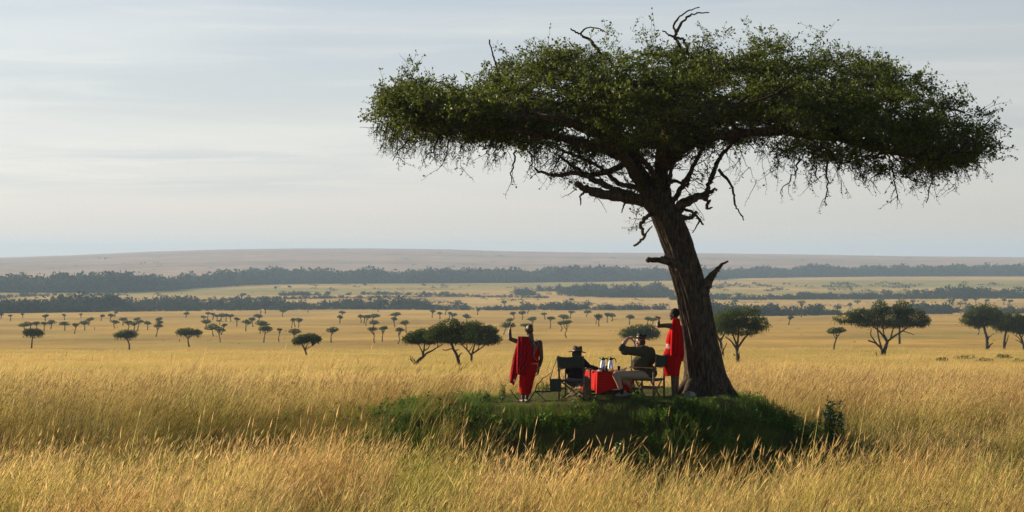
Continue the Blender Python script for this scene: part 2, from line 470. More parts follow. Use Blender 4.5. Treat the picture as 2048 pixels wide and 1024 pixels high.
def lens_pts(n, c, rx, ry, rz, r, lump=True):
    """points in a lens: domed top, flatter base, lumpy edge"""
    out = np.zeros((0, 3)); sd = int(r.integers(0, 9999))
    while len(out) < n:
        m = n * 2
        a = r.uniform(0, 2 * math.pi, m); q = np.sqrt(r.uniform(0, 1, m)) * 1.05
        u = r.uniform(-1, 1, m); u = np.sign(u) * np.abs(u) ** 0.7
        rim = np.sqrt(np.clip(1 - q ** 2, 0.02, 1))
        z = np.where(u > 0, u * rim, u * rim * 0.55)
        p = np.stack([q * np.cos(a), q * np.sin(a), z], -1)
        if lump:
            k = fbm(p[:, 0] * 3.1 + 5, p[:, 1] * 3.1, p[:, 2] * 2.5, sd, 2) > 0.40 + 0.12 * (q > 0.75)
            p = p[k]
        out = np.concatenate([out, p])
    return out[:n] * np.array([rx, ry, rz]) + np.asarray(c)

GROUPS = 'flat-topped acacias scattered over the plain'
def small_acacia(bx, by, cx, cty, w, h=None, r=None, name='acacia_tree', nleaf=None, lay=None, Y=None, mats=(CROWN, BARKF), thin=1.0):
    """one acacia from its base pixel, crown centre, crown top, crown width and crown depth (2048-px units)"""
    Y = Y or ground_hit(bx, by)
    k = Y / F
    base = np.array([(bx - CX) * k, Y, float(gz((bx - CX) * k, Y))])
    W = w * k; H = max((by - cty) * k, W * 0.5); ch = (h or w * r.uniform(0.30, 0.42)) * k
    off = np.array([(cx - bx) * k, r.uniform(-.1, .1) * W, 0])
    t = thing(name, base, 'x', 'tree', GROUPS)
    tk, cr = MB(), MB()
    topc = base + off + np.array([0, 0, H - ch * 0.62])
    fork = base + off * r.uniform(.35, .6) + np.array([r.normal(0, .05) * W, 0, H * r.uniform(.42, .58)])
    rb = max(0.030 * H, 0.9 * k) * thin * r.uniform(.85, 1.2)
    mid = base * .5 + fork * .5 + np.array([r.normal(0, .05) * H, 0, 0])
    tk.tube([base + [0, 0, -.15 * H], base, mid, fork], [rb * 1.3, rb * 1.25, rb, rb * .8], 7)
    lobes = []
    nl = lay or int(r.integers(2, 5))
    for i in range(nl):
        f = (i + 0.5) / nl * 2 - 1
        lw = W * (0.5 if nl == 1 else r.uniform(.26, .36))
        lobes.append((topc + [f * (W * .5 - lw), r.uniform(-.25, .25) * W, r.uniform(-.22, .18) * ch], lw, lw * r.uniform(.8, 1.1), ch * r.uniform(.42, .6)))
    n = nleaf or int(np.clip(w * 30, 520, 2600))
    for c, lx, ly_, lz in lobes:
        m2 = (fork + c) / 2 + [0, 0, -.06 * H]
        tk.tube([fork, m2, c + [0, 0, -lz * .2]], [rb * .7, rb * .5, rb * .25], 5)
        for _ in range(2):
            e = c + np.array([r.uniform(-.7, .7) * lx, r.uniform(-.5, .5) * ly_, -lz * .15])
            tk.tube([m2, (m2 + e) / 2 + [0, 0, -.03 * H], e], [rb * .42, rb * .3, rb * .15], 4)
        leaf_quads(cr, lens_pts(n // nl, c, lx, ly_, lz, r), max(W * 0.062, 1.9 * k), r, 0.45, .65)
    tk.build('trunk', mats[1], t, True)
    cr.build('crown', mats[0], t)
    return t

def Z(ox, oy, s, rows):       # coordinates noted in an enlarged view -> photo pixels
    return [(ox + a / s, oy + b / s, ox + c / s, oy + d / s, e / s) for (a, b, c, d, e) in rows]
# base x, base y, crown x, crown top, crown width
TREES = Z(0, 580, 4.876, [
 (11, 278, 10, 222, 60), (103, 302, 100, 238, 46), (220, 275, 218, 228, 42), (443, 305, 445, 237, 75), (628, 295, 627, 233, 50),
 (790, 270, 788, 230, 40), (985, 303, 1002, 236, 56), (1075, 305, 1083, 230, 76), (1120, 262, 1132, 212, 45), (865, 345, 880, 268, 96),
 (243, 400, 240, 310, 126), (297, 385, 297, 316, 62), (362, 388, 355, 305, 102), (430, 397, 432, 306, 76), (493, 380, 503, 291, 106),
 (631, 397, 628, 295, 121), (727, 427, 740, 322, 90), (822, 393, 825, 295, 126), (1112, 378, 1120, 290, 100), (1198, 345, 1203, 262, 96),
 (1338, 325, 1337, 263, 80), (1247, 392, 1250, 292, 96), (1307, 410, 1310, 305, 96), (1342, 403, 1365, 288, 100), (1438, 390, 1440, 303, 96),
 (1551, 330, 1550, 262, 80), (1553, 365, 1555, 292, 90), (1522, 457, 1543, 326, 120), (1810, 270, 1818, 213, 66)])
TREES += Z(400, 580, 4.876, [
 (75, 280, 78, 212, 66), (40, 305, 35, 250, 60), (52, 385, 62, 282, 120), (123, 290, 125, 225, 55), (163, 308, 165, 235, 76), (203, 300, 213, 225, 96),
 (255, 310, 258, 235, 60), (296, 310, 300, 235, 76), (188, 345, 188, 292, 42), (130, 452, 122, 318, 168), (205, 440, 236, 330, 72), (195, 510, 188, 358, 140),
 (357, 355, 360, 268, 80), (447, 402, 455, 285, 116), (517, 360, 508, 265, 80), (563, 305, 566, 232, 106), (587, 428, 605, 293, 160), (622, 515, 640, 347, 175),
 (771, 505, 778, 372, 66), (808, 262, 815, 183, 90), (895, 372, 905, 278, 60), (928, 362, 918, 274, 62), (960, 365, 968, 273, 90), (917, 535, 927, 367, 146),
 (592, 232, 592, 165, 55), (635, 232, 640, 178, 46), (1390, 245, 1386, 198, 76), (1362, 325, 1367, 245, 70), (1280, 515, 1288, 360, 160), (1053, 220, 1055, 178, 42),
 (1573, 320, 1565, 240, 66), (1597, 325, 1606, 246, 70), (1620, 350, 1635, 240, 92), (1680, 300, 1703, 228, 126), (1690, 362, 1697, 287, 120), (1702, 520, 1685, 358, 130),
 (1778, 505, 1788, 350, 106), (1888, 315, 1910, 212, 126), (1899, 362, 1895, 262, 80), (2010, 420, 1996, 290, 112), (1930, 525, 1950, 360, 106), (1737, 213, 1735, 170, 40)])
TREES += Z(780, 600, 6.4, [
 (540, 228, 548, 122, 86), (637, 245, 637, 150, 76), (710, 190, 722, 98, 82), (752, 250, 770, 152, 72), (800, 245, 818, 168, 108), (828, 300, 828, 235, 106),
 (980, 280, 985, 180, 146), (1122, 190, 1132, 103, 72), (1275, 450, 1272, 305, 130)])
TREES += Z(1000, 600, 10.24, [
 (282, 388, 265, 235, 152), (455, 405, 455, 205, 190), (570, 280, 602, 150, 110), (205, 520, 200, 368, 200), (75, 715, 160, 430, 370), (640, 560, 655, 335, 240),
 (520, 640, 545, 455, 320), (930, 400, 900, 250, 152), (1028, 588, 1045, 325, 215), (1300, 460, 1320, 290, 300), (1440, 380, 1465, 220, 156), (1768, 345, 1795, 190, 192),
 (1360, 775, 1350, 405, 320), (1245, 640, 1240, 440, 150)])
TREES += Z(980, 580, 3.938, [
 (860, 285, 855, 185, 88), (838, 270, 845, 200, 50), (958, 248, 955, 178, 95), (925, 258, 922, 180, 55), (1100, 275, 1104, 188, 90), (1243, 275, 1245, 212, 76), (1281, 270, 1290, 213, 80)])
TREES += Z(1400, 480, 3.16, [(845, 706, 866, 543, 146), (560, 537, 575, 478, 46), (1757, 600, 1757, 535, 70)])
far_first = len(TREES)
TREES_UP = Z(980, 580, 3.938, [(640, 97, 642, 64, 52), (115, 130, 110, 80, 56)]) + Z(1400, 480, 3.16, [
 (995, 405, 996, 375, 56), (1145, 398, 1145, 363, 58), (1348, 418, 1345, 376, 50), (1578, 412, 1576, 376, 30), (1597, 412, 1600, 373, 36), (1645, 425, 1643, 387, 54), (1677, 407, 1675, 367, 46),
 (1745, 407, 1742, 370, 32), (1808, 412, 1813, 374, 44), (1920, 410, 1923, 368, 42), (1950, 412, 1962, 376, 42), (230, 412, 220, 374, 46), (640, 487, 642, 378, 64)])
tr = np.random.default_rng(21)

def zone_of(x):
    for lim, z in ((205, 'far left plain'), (412, 'left plain'), (560, 'plain left of centre'), (700, 'open middle plain'), (850, 'plain before three-tree clump'),
                   (1005, 'plain behind three-tree clump'), (1170, 'plain behind standing man'), (1345, 'plain left of big trunk')):
        if x < lim: return z
    return 'plain right of big trunk'
def row_of(by):
    return 'woodland-edge row' if by < 637 else 'far row' if by < 651 else 'middle row' if by < 668 else 'near row'
ORD = ['first', 'second', 'third', 'fourth', 'fifth', 'sixth', 'seventh', 'eighth', 'ninth', 'tenth', 'eleventh', 'twelfth', 'thirteenth', 'fourteenth']
slots = {}
recs = []
for rec in TREES:
    t = small_acacia(*rec, r=tr)
    look = ('tall ' if (rec[1] - rec[3]) > 1.25 * rec[4] else 'broad ' if rec[4] > 1.12 * (rec[1] - rec[3]) else '') + ('leaning ' if abs(rec[2] - rec[0]) > 0.16 * rec[4] else '')
    recs.append((t, rec, look)); slots.setdefault((zone_of(rec[0]), row_of(rec[1])), []).append((rec[2], t, look))
for (z, rw), lst in slots.items():
    lst.sort(key=lambda q: q[0])
    for i, (_, t, look) in enumerate(lst):
        where = ('%s from left in %s, %s' % (ORD[i], rw, z)) if len(lst) > 1 else ('alone in %s, %s' % (rw, z))
        t['label'] = (look.split(' ')[0] + ' ' if look else '') + 'acacia, ' + where
for i, rec in enumerate(sorted(TREES_UP, key=lambda q: q[2])):
    t = small_acacia(*rec, r=tr, nleaf=240)
    t['group'] = 'acacias on the pale plain beyond the near woodland'
    t['label'] = 'tiny acacia on pale plain beyond near woodland, %s from left' % ORD[i] if i < 14 else 'tiny acacia on the pale plain beyond the near woodland, rightmost of all'

# lone round trees far out on the pale plain
def round_tree(px, py, w, h, r):
    Y = ground_hit(px, py); k = Y / F
    b = np.array([(px - CX) * k, Y, float(gz((px - CX) * k, Y))])
    t = thing('round_tree', b, 'x', 'tree', 'lone dark trees far out on the pale plain')
    W, H = w * k, h * k
    tk, cr = MB(), MB()
    tk.tube([b - [0, 0, .1 * H], b + [r.normal(0, .04) * H, 0, .5 * H], b + [0, 0, .8 * H]], [.06 * H, .045 * H, .02 * H], 6)
    for _ in range(4):
        c = b + np.array([r.uniform(-.28, .28) * W, r.uniform(-.25, .25) * W, H * r.uniform(.5, .72)])
        tk.tube([b + [0, 0, .4 * H], c], [.03 * H, .012 * H], 4)
        leaf_quads(cr, lens_pts(90, c, W * .3, W * .3, H * .3, r), W * .12, r, .2, .8)
    tk.build('trunk', BARKF, t); cr.build('crown', CROWN2, t)
    return t
LONE = [(488, 595, 14, 9, 'pair of dark trees leftmost on the pale field, taller one'), (497, 595, 8, 5, 'low dark tree beside the taller leftmost one on the pale field'),
        (551, 580, 8, 7, 'small dark tree by itself on the pale green field'), (580, 577, 9, 6, 'squat dark tree left of the hedge like row on the pale field'),
        (606, 591, 14, 8, 'dark tree in front of the pale green field, left of centre'), (655, 590, 12, 8, 'dark tree on the pale field right of a similar pair'),
        (725, 590, 10, 8, 'dark tree left of the long bushy row'), (730, 573, 9, 7, 'single tree on the far pale field under the forest'),
        (848, 573, 9, 6, 'single tree close below the far forest, mid picture'), (778, 600, 9, 5, 'dark bush tree on the straw field before the long bushy row'),
        (818, 602, 9, 6, 'dark bush tree just behind the three-tree clump line'), (1439, 564, 5, 8, 'small upright tree right of the dead stub on the trunk'),
        (938, 574, 5, 4, 'tiny tree on the pale green field behind the clump'), (1186, 564, 5, 7, 'small upright tree in front of the far forest, left of the trunk'),
        (1540, 618, 14, 14, 'dark bush tree standing in the near hedge row right of trunk'), (1675, 626, 17, 17, 'rounded dark tree at the near hedge row, above the wide acacia'),
        (1700, 617, 12, 12, 'dark tree with clear stem above the wide acacia crown'), (1868, 538, 0, 0, '')]
for px, py, w_, h_, lb in LONE:
    if not w_: continue
    round_tree(px, py, w_, h_, tr)['label'] = lb

# wooded bands that read as one mass each
def wood(name, label, bands, m, r, cat='woodland'):
    """bands: (px list, base py list, tree height m, depth m, spacing m, gap threshold)"""
    cr = MB()
    for pxs, pys, hm_, dep, sp, gap, *rest in bands:
        hsc = rest[0] if rest else [1, 1]
        q = np.arange(pxs[0], pxs[-1], 1.0)
        Ys = np.array([ground_hit(p, np.interp(p, pxs, pys)) for p in np.arange(pxs[0], pxs[-1], 24.0)])
        Yq = np.interp(q, np.arange(pxs[0], pxs[-1], 24.0), Ys)
        _kk = np.ones(41) / 41; Yq = np.convolve(np.pad(Yq, 20, mode='edge'), _kk, 'valid')
        xq = (q - CX) / F * Yq
        n = int(abs(xq[-1] - xq[0]) * dep / (sp * sp))
        i = r.integers(0, len(q), n)
        y = Yq[i] + r.uniform(0, 1, n) ** 1.3 * dep; x = xq[i] * (y / Yq[i])
        g = fbm(x / (hm_ * 4.5), y / (hm_ * 7), 0, int(r.integers(0, 999)), 3)
        gl = np.interp(q[i], np.linspace(pxs[0], pxs[-1], len(gap)), gap) if isinstance(gap, list) else gap
        k = g > gl
        x, y, g = x[k], y[k], g[k]
        z = gz(x, y)
        hs_ = np.interp(q[i], np.linspace(pxs[0], pxs[-1], len(hsc)), hsc)[k]
        gap = gl[k] if isinstance(gl, np.ndarray) else gl
        H = hs_ * hm_ * (0.35 + 0.8 * r.uniform(0, 1, len(x)) ** 1.6) * (0.55 + 0.9 * fbm(x / (hm_ * 2.2), y / (hm_ * 9), 0, 7, 2)) * (0.75 + 0.5 * np.clip((g - gap) * 3, 0, 1))
        for a in range(len(x)):
            nb = 3
            for b in range(nb):
                rx = H[a] * r.uniform(.26, .42)
                c = (x[a] + r.normal(0, .25) * H[a], y[a] + r.normal(0, .2) * H[a], z[a] + H[a] * r.uniform(.25, .72))
                leaf_quads(cr, lens_pts(26, c, rx, rx, H[a] * r.uniform(.25, .36), r, False), H[a] * .17, r, .15, .85)
            p = np.stack([x[a] + r.normal(0, .32, 18) * H[a], y[a] + r.normal(0, .2, 18) * H[a], z[a] + r.uniform(0, .35, 18) * H[a]], -1)
            leaf_quads(cr, p, H[a] * .2, r, .15, .85)
    return tag(cr.build(name, m), label, cat, kind='stuff')
wr = np.random.default_rng(33)
wood('far_forest', 'blue green riverine forest running along the foot of the far hill', [
    ([-160, 200, 340, 480, 520], [585, 586, 580, 570, 568], 17, 230, 6.5, .18), ([480, 700, 1000, 1340, 1450], [569, 567, 566, 561, 559], 17, 240, 7, .16),
    ([1400, 1700, 1800, 2200], [558, 553, 553, 552], 15.5, 220, 7, .16)], CROWN2, wr)
wood('middle_woodland', 'dark broken woodland across the middle of the plain', [
    ([-80, 60, 240, 330], [604, 593, 591, 590], 6, 40, 5, .42), ([560, 760, 940], [592, 590, 592], 5, 50, 5, .46),
    ([1030, 1180, 1345], [592, 595, 596], 9, 480, 8, [.50, .40, .35], [.7, 1, 1]), ([1400, 1600, 1800, 2200], [597, 597, 596, 594], 9, 90, 6.5, [.46, .42, .36, .32, .32], [.6, .7, .9, 1.1, 1.1]),
    ([380, 560, 900, 1100], [604, 599, 594, 597], 3.2, 40, 4, .38), ([1340, 1500, 2200], [600, 600, 597], 3.6, 60, 4, .30)], CROWN2, wr)
wood('near_woodland', 'dark woodland belt closing the acacia plain', [
    ([-120, 30, 100, 200, 330, 500], [627, 626, 625, 622, 620, 619], 10.5, 200, 5, [.55, .40, .30, .34, .36, .36, .5, .62], [.45, .6, 1, .95, 1.05, 1.0, .75, .5]), ([-120, 300, 700, 1000, 1340], [628, 623, 619, 621, 620], 4.5, 24, 3.4, .28),
    ([420, 800, 1000, 1340], [618, 617, 619, 619], 9.5, 40, 5, .46),
    ([1400, 1600, 1640], [632, 632, 631], 8.5, 45, 5, [.36, .42, .52]), ([1620, 1760, 1900, 2200], [629, 626, 626, 625], 7, 40, 5, .43), ([1400, 2200], [632, 626], 3.4, 20, 3, .40)], CROWN2, wr)
# small bushes dotted over the pale fields and the plain
sb = MB()
def dots(x0, x1, y0_, y1_, n, sz, clump):
    px = wr.uniform(x0, x1, n * 3); py = wr.uniform(y0_, y1_, n * 3)
    g = fbm(px / 60, py / 5, 0, 11, 2); k = np.argsort(-g - clump * wr.uniform(0, 1, n * 3))[:n]
    for a, b in zip(px[k], py[k]):
        Y = ground_hit(a, b); x = (a - CX) / F * Y
        s = sz * wr.uniform(.5, 1.5) * Y / 2500
        p = np.array([x, Y, float(gz(x, Y)) + s * .2])
        leaf_quads(sb, lens_pts(14, p, s * 1.7, s, s * .55, wr, False), s * .7, wr, .4, .8)
dots(1400, 2060, 566, 585, 170, 2.4, .3); dots(560, 1340, 597, 612, 110, 1.8, .4); dots(1400, 2060, 600, 622, 70, 1.8, .6)
dots(0, 2060, 632, 690, 90, .9, 1.0); dots(500, 1100, 568, 590, 60, 1.8, .5); dots(0, 2060, 506, 548, 46, 1.6, 1.0)
tag(sb.build('scrub', SCRUB), 'low dark scrub dotted over the pale plain', 'scrub', kind='stuff')

# dead posts of burnt saplings on the plain
for bx, by, hh, lb in ((189, 659.5, 6, 'thin dead sapling stump in the middle of the left plain'), (359, 683, 5, 'short dead stump left of the wide Y forked acacia')):
    Y = ground_hit(bx, by); k = Y / F; b = np.array([(bx - CX) * k, Y, float(gz((bx - CX) * k, Y))])
    m_ = MB(); m_.tube([b - [0, 0, .3], b + [.03, 0, hh * k * .5], b + [-.02, 0, hh * k]], [.9 * k, .7 * k, .3 * k], 6, rough=.3)
    tag(m_.build('tree_stump', BARKF), lb, 'stump')

# low green bushes on the near slope at the right edge
GBUSH = mat('green_bush_leaves', (0.10, 0.125, 0.028), 0.7, spec=.15, trans=.35, island=.35)
for i, (px, py, wpx) in enumerate(((1890, 733, 26), (1925, 728, 40), (1968, 734, 34), (2010, 726, 30), (2044, 735, 30))):
    Y = ground_hit(px, py); k = Y / F; b0 = np.array([(px - CX) * k, Y, float(gz((px - CX) * k, Y))])
    t = thing('low_bush', b0, 'low green bush on the near slope at the right edge, %s from left' % ORD[i], 'bush', 'low green bushes on the near right slope')
    m_ = MB(); st = MB()
    for j in range(5):
        c = b0 + np.array([tr.uniform(-.4, .4) * wpx * k, tr.uniform(-.4, .4) * wpx * k, tr.uniform(2, 6) * k + .45])
        leaf_quads(m_, lens_pts(90, c, wpx * .28 * k, wpx * .28 * k, 6 * k, tr), 2.6 * k, tr, .2, .6)
        st.tube([b0 - [0, 0, .1], (b0 + c) / 2 + [.05, 0, 0], c], [.03, .02, .01], 4)
    st.build('stem', BARKF, t); m_.build('leaves', GBUSH, t)

# ------------------------------------------------------------------ larger acacias, each with its own limbs
def large_acacia(label, base, trunk, lobes, nleaf, seed, Y=None, name='acacia_tree', group='large acacias on the near plain', ls=1.0, fringe=40):
    """trunk: list of (pixel polyline, start radius px, end radius px); lobes: (cx, cy, rx, ry) in px"""
    r = np.random.default_rng(seed)
    Y = Y or ground_hit(*base); k = Y / F
    b = np.array([(base[0] - CX) * k, Y, float(gz((base[0] - CX) * k, Y))])
    dz = b[2] - P(base[0], base[1], Y)[2]
    def W(px, py, dy=0.0): return P(px, py, Y) + np.array([0, dy * k, dz])
    t = thing(name, b, label, 'tree', group)
    wx = sum(l[2] for l in lobes) / len(lobes)
    for i, (pl, ra, rb) in enumerate(trunk):
        dy0 = 0 if i == 0 else r.uniform(-.4, .4) * wx
        pts = np.array([W(px, py, dy0 * (j / max(1, len(pl) - 1))) for j, (px, py) in enumerate(pl)])
        s = np.linspace(0, len(pts) - 1, len(pts) * 5)
        # smooth through the nodes
        q = np.stack([np.interp(s, np.arange(len(pts)), pts[:, c]) for c in range(3)], -1)
        for _ in range(3): q[1:-1] = (q[:-2] + 2 * q[1:-1] + q[2:]) / 4
        rad = np.interp(s, [0, len(pts) - 1], [ra * k, rb * k])
        if i == 0:
            q[0, 2] -= 1.5 * ra * k; rad[0] *= 1.35
        m_ = MB(); m_.tube(q, rad, 10, rough=.25, seed=seed + i, freq=1.2 / (ra * k))
        m_.build('trunk' if i == 0 else 'limb', BARKF, t, True)
    cr, tw = MB(), MB()
    area = sum(l[2] * l[3] for l in lobes)
    tips = [W(*pl[-1]) for pl, _, _ in trunk[1:]] + [W(*trunk[0][0][-1])]
    for cx, cy, rx, ry in lobes:
        rx, ry = rx * 1.10, ry * 1.28
        c = W(cx, cy + ry * .25, r.uniform(-.35, .35) * wx)
        n = int(1.15 * nleaf * rx * ry / area)
        pts = lens_pts(n, c, rx * k, rx * k * .85, ry * k * 1.15, r)
        leaf_quads(cr, pts + r.normal(0, 1, pts.shape) * np.array([2.2, 2.2, 1.3]) * k * ls, 2.7 * k * ls, r, .3, .6)
        tip = min(tips, key=lambda p: np.linalg.norm(p - c))
        for _ in range(9):
            e = pts[r.integers(0, n)]; mdl = (tip + e) / 2 + r.normal(0, .06, 3) * rx * k
            tw.tube([tip, mdl, e], [1.1 * k, .8 * k, .35 * k], 4, cap=False)
        for _ in range(int(fringe * rx / wx)):
            e = pts[r.integers(0, n)].copy(); e[2] = c[2] - ry * k * .4
            f = e + np.array([r.normal(0, 2.5) * k, 0, -r.uniform(3, 9) * k])
            tw.tube([e, (e + f) / 2 + r.normal(0, .8, 3) * k, f], [.45 * k, .35 * k, .2 * k], 3, cap=False)
    nq = sum(len(f) for f in cr.Q)
    for v_, f_ in zip(tw.V, tw.Q): cr.add(v_, f_ - f_.min())
    o = cr.build('crown', CROWN, t); o.data.materials.append(BARKF)
    mi = np.zeros(len(o.data.polygons), np.int32); mi[nq:] = 1; o.data.polygons.foreach_set('material_index', mi)
    return t

q = lambda ox, oy, s, pl: [(ox + a / s, oy + b / s) for a, b in pl]
A = lambda pl: q(780, 600, 6.4, pl)
large_acacia('left acacia of the three-tree clump, with two dead stubs at its forked base', A([(328, 905)])[0],
    [(A([(328, 905), (330, 840), (345, 800), (390, 750), (425, 730)]), 4.2, 2.8), (A([(320, 830), (300, 800), (270, 760), (240, 755)]), 2.2, 1.0), (A([(325, 810), (310, 765), (280, 730)]), 1.9, .8),
     (A([(300, 800), (265, 750), (258, 705)]), 1.5, .7),
     (A([(425, 730), (420, 690), (435, 640), (440, 560)]), 2.4, 1.3), (A([(425, 730), (470, 680), (540, 650), (600, 610), (670, 572)]), 2.2, .9), (A([(425, 690), (390, 620), (360, 560)]), 1.6, .8), (A([(435, 650), (490, 620), (510, 570)]), 1.4, .7), (A([(610, 605), (615, 560), (605, 520)]), 1.1, .6)],
    [(A([(330, 475)])[0] + (23, 11)), (A([(430, 440)])[0] + (22, 11)), (A([(520, 470)])[0] + (24, 12)), (A([(260, 490)])[0] + (13, 7))], 5200, 301)
large_acacia('tall middle acacia of the three-tree clump, trunk leaning left', A([(912, 945)])[0],
    [(A([(912, 945), (895, 870), (875, 770), (850, 690), (815, 640), (790, 560)]), 3.6, 2.4), (A([(880, 740), (890, 700), (925, 675)]), 1.8, .8), (A([(830, 655), (790, 620), (720, 645), (672, 635)]), 1.6, .7), (A([(800, 600), (760, 545), (700, 500)]), 1.8, .8), (A([(790, 560), (840, 500), (900, 450)]), 1.9, .8), (A([(835, 660), (870, 630), (885, 640)]), 1.2, .6)],
    [(A([(620, 360)])[0] + (16, 9)), (A([(760, 330)])[0] + (24, 13)), (A([(700, 440)])[0] + (34, 15)), (A([(880, 420)])[0] + (36, 20)), (A([(560, 430)])[0] + (16, 10))], 7600, 302)
large_acacia('right acacia of the three-tree clump, with a spreading fan of limbs', A([(1040, 852)])[0],
    [(A([(1040, 852), (1042, 780), (1045, 700)]), 2.8, 2.3), (A([(1040, 710), (990, 640), (920, 570), (880, 520)]), 1.9, .7), (A([(1045, 700), (1065, 640), (1085, 560), (1090, 500)]), 2.0, .9), (A([(1050, 690), (1120, 645), (1190, 600), (1240, 550)]), 1.9, .7), (A([(1120, 645), (1140, 590), (1130, 530)]), 1.2, .6), (A([(1010, 660), (1050, 600), (1060, 560)]), 1.1, .5), (A([(985, 640), (985, 580), (975, 530)]), 1.2, .6)],
    [(A([(1090, 360)])[0] + (24, 13)), (A([(1180, 450)])[0] + (34, 17)), (A([(1010, 440)])[0] + (24, 15)), (A([(1300, 490)])[0] + (16, 9)), (A([(1050, 330)])[0] + (16, 8)), (A([(1280, 380)])[0] + (14, 7))], 7600, 303)
A = lambda pl: q(1400, 480, 3.16, pl)
large_acacia('rounded acacia just right of the big trunk', A([(235, 815)])[0],
    [(A([(235, 815), (240, 740), (232, 665)]), 4.8, 3.2), (A([(232, 690), (200, 640), (160, 610)]), 2.2, 1.0), (A([(235, 670), (245, 600), (250, 540)]), 2.6, 1.2), (A([(240, 680), (280, 620), (310, 590), (330, 550)]), 2.4, 1.0), (A([(222, 730), (212, 720)]), 1.2, .8), (A([(230, 660), (205, 590), (190, 540)]), 2.0, .9)],
    [(A([(200, 490)])[0] + (30, 17)), (A([(290, 480)])[0] + (34, 18)), (A([(370, 530)])[0] + (20, 13)), (A([(150, 540)])[0] + (22, 16)), (A([(280, 560)])[0] + (32, 12))], 8200, 304)
large_acacia('acacia half hidden behind the big trunk, short dead side branch', A([(146, 766)])[0],
    [(A([(146, 766), (140, 690), (125, 620)]), 3.6, 2.4), (A([(145, 700), (165, 665), (170, 650)]), 1.2, .6), (A([(125, 640), (100, 580), (80, 540)]), 2.0, .9), (A([(130, 640), (160, 580), (175, 530)]), 1.8, .8), (A([(118, 680), (105, 630), (95, 600)]), 1.4, .7)],
    [(A([(90, 520)])[0] + (22, 16)), (A([(150, 520)])[0] + (22, 16)), (A([(60, 560)])[0] + (14, 10))], 4200, 305)
large_acacia('wide acacia with a knobbly two-humped crown and forked limbs, right plain', A([(1158, 752)])[0],
    [(A([(1158, 752), (1165, 700), (1185, 640)]), 4.4, 3.2), (A([(1140, 755), (1120, 740), (1108, 708)]), 2.0, .8), (A([(1150, 740), (1150, 690), (1110, 650), (1060, 635)]), 2.6, 1.4), (A([(1120, 660), (1075, 600), (1080, 560)]), 1.6, .8), (A([(1150, 690), (1130, 620), (1120, 540), (1130, 490)]), 2.0, 1.0),
     (A([(1185, 640), (1160, 590), (1165, 520)]), 2.2, 1.0), (A([(1185, 640), (1240, 600), (1290, 570), (1330, 540)]), 2.4, .9), (A([(1180, 640), (1140, 580), (1090, 540), (1050, 520)]), 2.2, .9), (A([(1205, 625), (1215, 570), (1240, 510)]), 1.8, .8), (A([(1280, 575), (1330, 590), (1350, 600)]), 1.0, .5)],
    [(A([(1140, 420)])[0] + (15, 11)), (A([(1280, 425)])[0] + (18, 12)), (A([(930, 490)])[0] + (25, 9)), (A([(1060, 490)])[0] + (30, 16)), (A([(1200, 490)])[0] + (36, 19)), (A([(1340, 490)])[0] + (30, 17)), (A([(1400, 500)])[0] + (14, 11)), (A([(1000, 460)])[0] + (18, 8))], 11000, 306, fringe=70)
large_acacia('bare straight trunk seen under the wide two-humped acacia', A([(1262, 656)])[0],
    [(A([(1262, 656), (1260, 600), (1262, 550), (1265, 500)]), 2.3, 1.8)], [(A([(1265, 500)])[0] + (20, 10))], 1200, 307)
A = lambda pl: q(1640, 580, 5.02, pl)
large_acacia('tall acacia near the right edge with two hooked side stubs', A([(1675, 612)])[0],
    [(A([(1675, 612), (1680, 540), (1675, 470), (1655, 410), (1645, 350)]), 3.3, 2.2), (A([(1690, 590), (1710, 550), (1740, 535)]), 1.9, .9), (A([(1685, 500), (1695, 470), (1725, 458)]), 1.6, .8), (A([(1650, 380), (1600, 330), (1560, 290)]), 1.8, .8), (A([(1650, 360), (1690, 300), (1730, 260)]), 1.8, .8)],
    [(A([(1600, 230)])[0] + (26, 16)), (A([(1690, 225)])[0] + (24, 17)), (A([(1510, 280)])[0] + (18, 12)), (A([(1600, 310)])[0] + (24, 10)), (A([(1750, 290)])[0] + (16, 12))], 6400, 308)
large_acacia('acacia second from the right edge, curved side limb low on its trunk', A([(1852, 604)])[0],
    [(A([(1852, 604), (1848, 540), (1858, 460), (1875, 400)]), 2.8, 1.9), (A([(1858, 560), (1875, 510), (1888, 455)]), 1.4, .8), (A([(1868, 420), (1830, 370), (1800, 330)]), 1.5, .7), (A([(1875, 400), (1900, 350), (1930, 310)]), 1.5, .7)],
    [(A([(1830, 310)])[0] + (22, 14)), (A([(1920, 300)])[0] + (24, 15)), (A([(1880, 370)])[0] + (20, 8))], 5000, 309)
large_acacia('acacia cut by the right picture edge with thorny bare low branches', A([(2046, 598)])[0],
    [(A([(2046, 598), (2042, 540), (2020, 480), (2000, 440)]), 2.4, 1.6), (A([(2040, 545), (2000, 515), (1960, 500)]), 1.2, .5), (A([(2030, 530), (1990, 470), (1960, 455)]), 1.1, .5), (A([(2020, 480), (2060, 420), (2090, 370)]), 1.4, .6)],
    [(A([(1990, 330)])[0] + (22, 15)), (A([(2080, 330)])[0] + (26, 17)), (A([(2030, 390)])[0] + (20, 9))], 5000, 310)
A = lambda pl: q(1180, 600, 4.653, pl)
large_acacia('low wide acacia crown behind the black hat', A([(420, 500)])[0],
    [(A([(420, 500), (425, 440), (415, 385)]), 2.4, 1.6), (A([(415, 390), (370, 350), (340, 310)]), 1.5, .7), (A([(418, 390), (480, 330), (520, 290)]), 1.5, .7)],
    [(A([(360, 300)])[0] + (16, 10)), (A([(450, 275)])[0] + (22, 9)), (A([(550, 290)])[0] + (20, 12)), (A([(480, 310)])[0] + (30, 8))], 4200, 311)
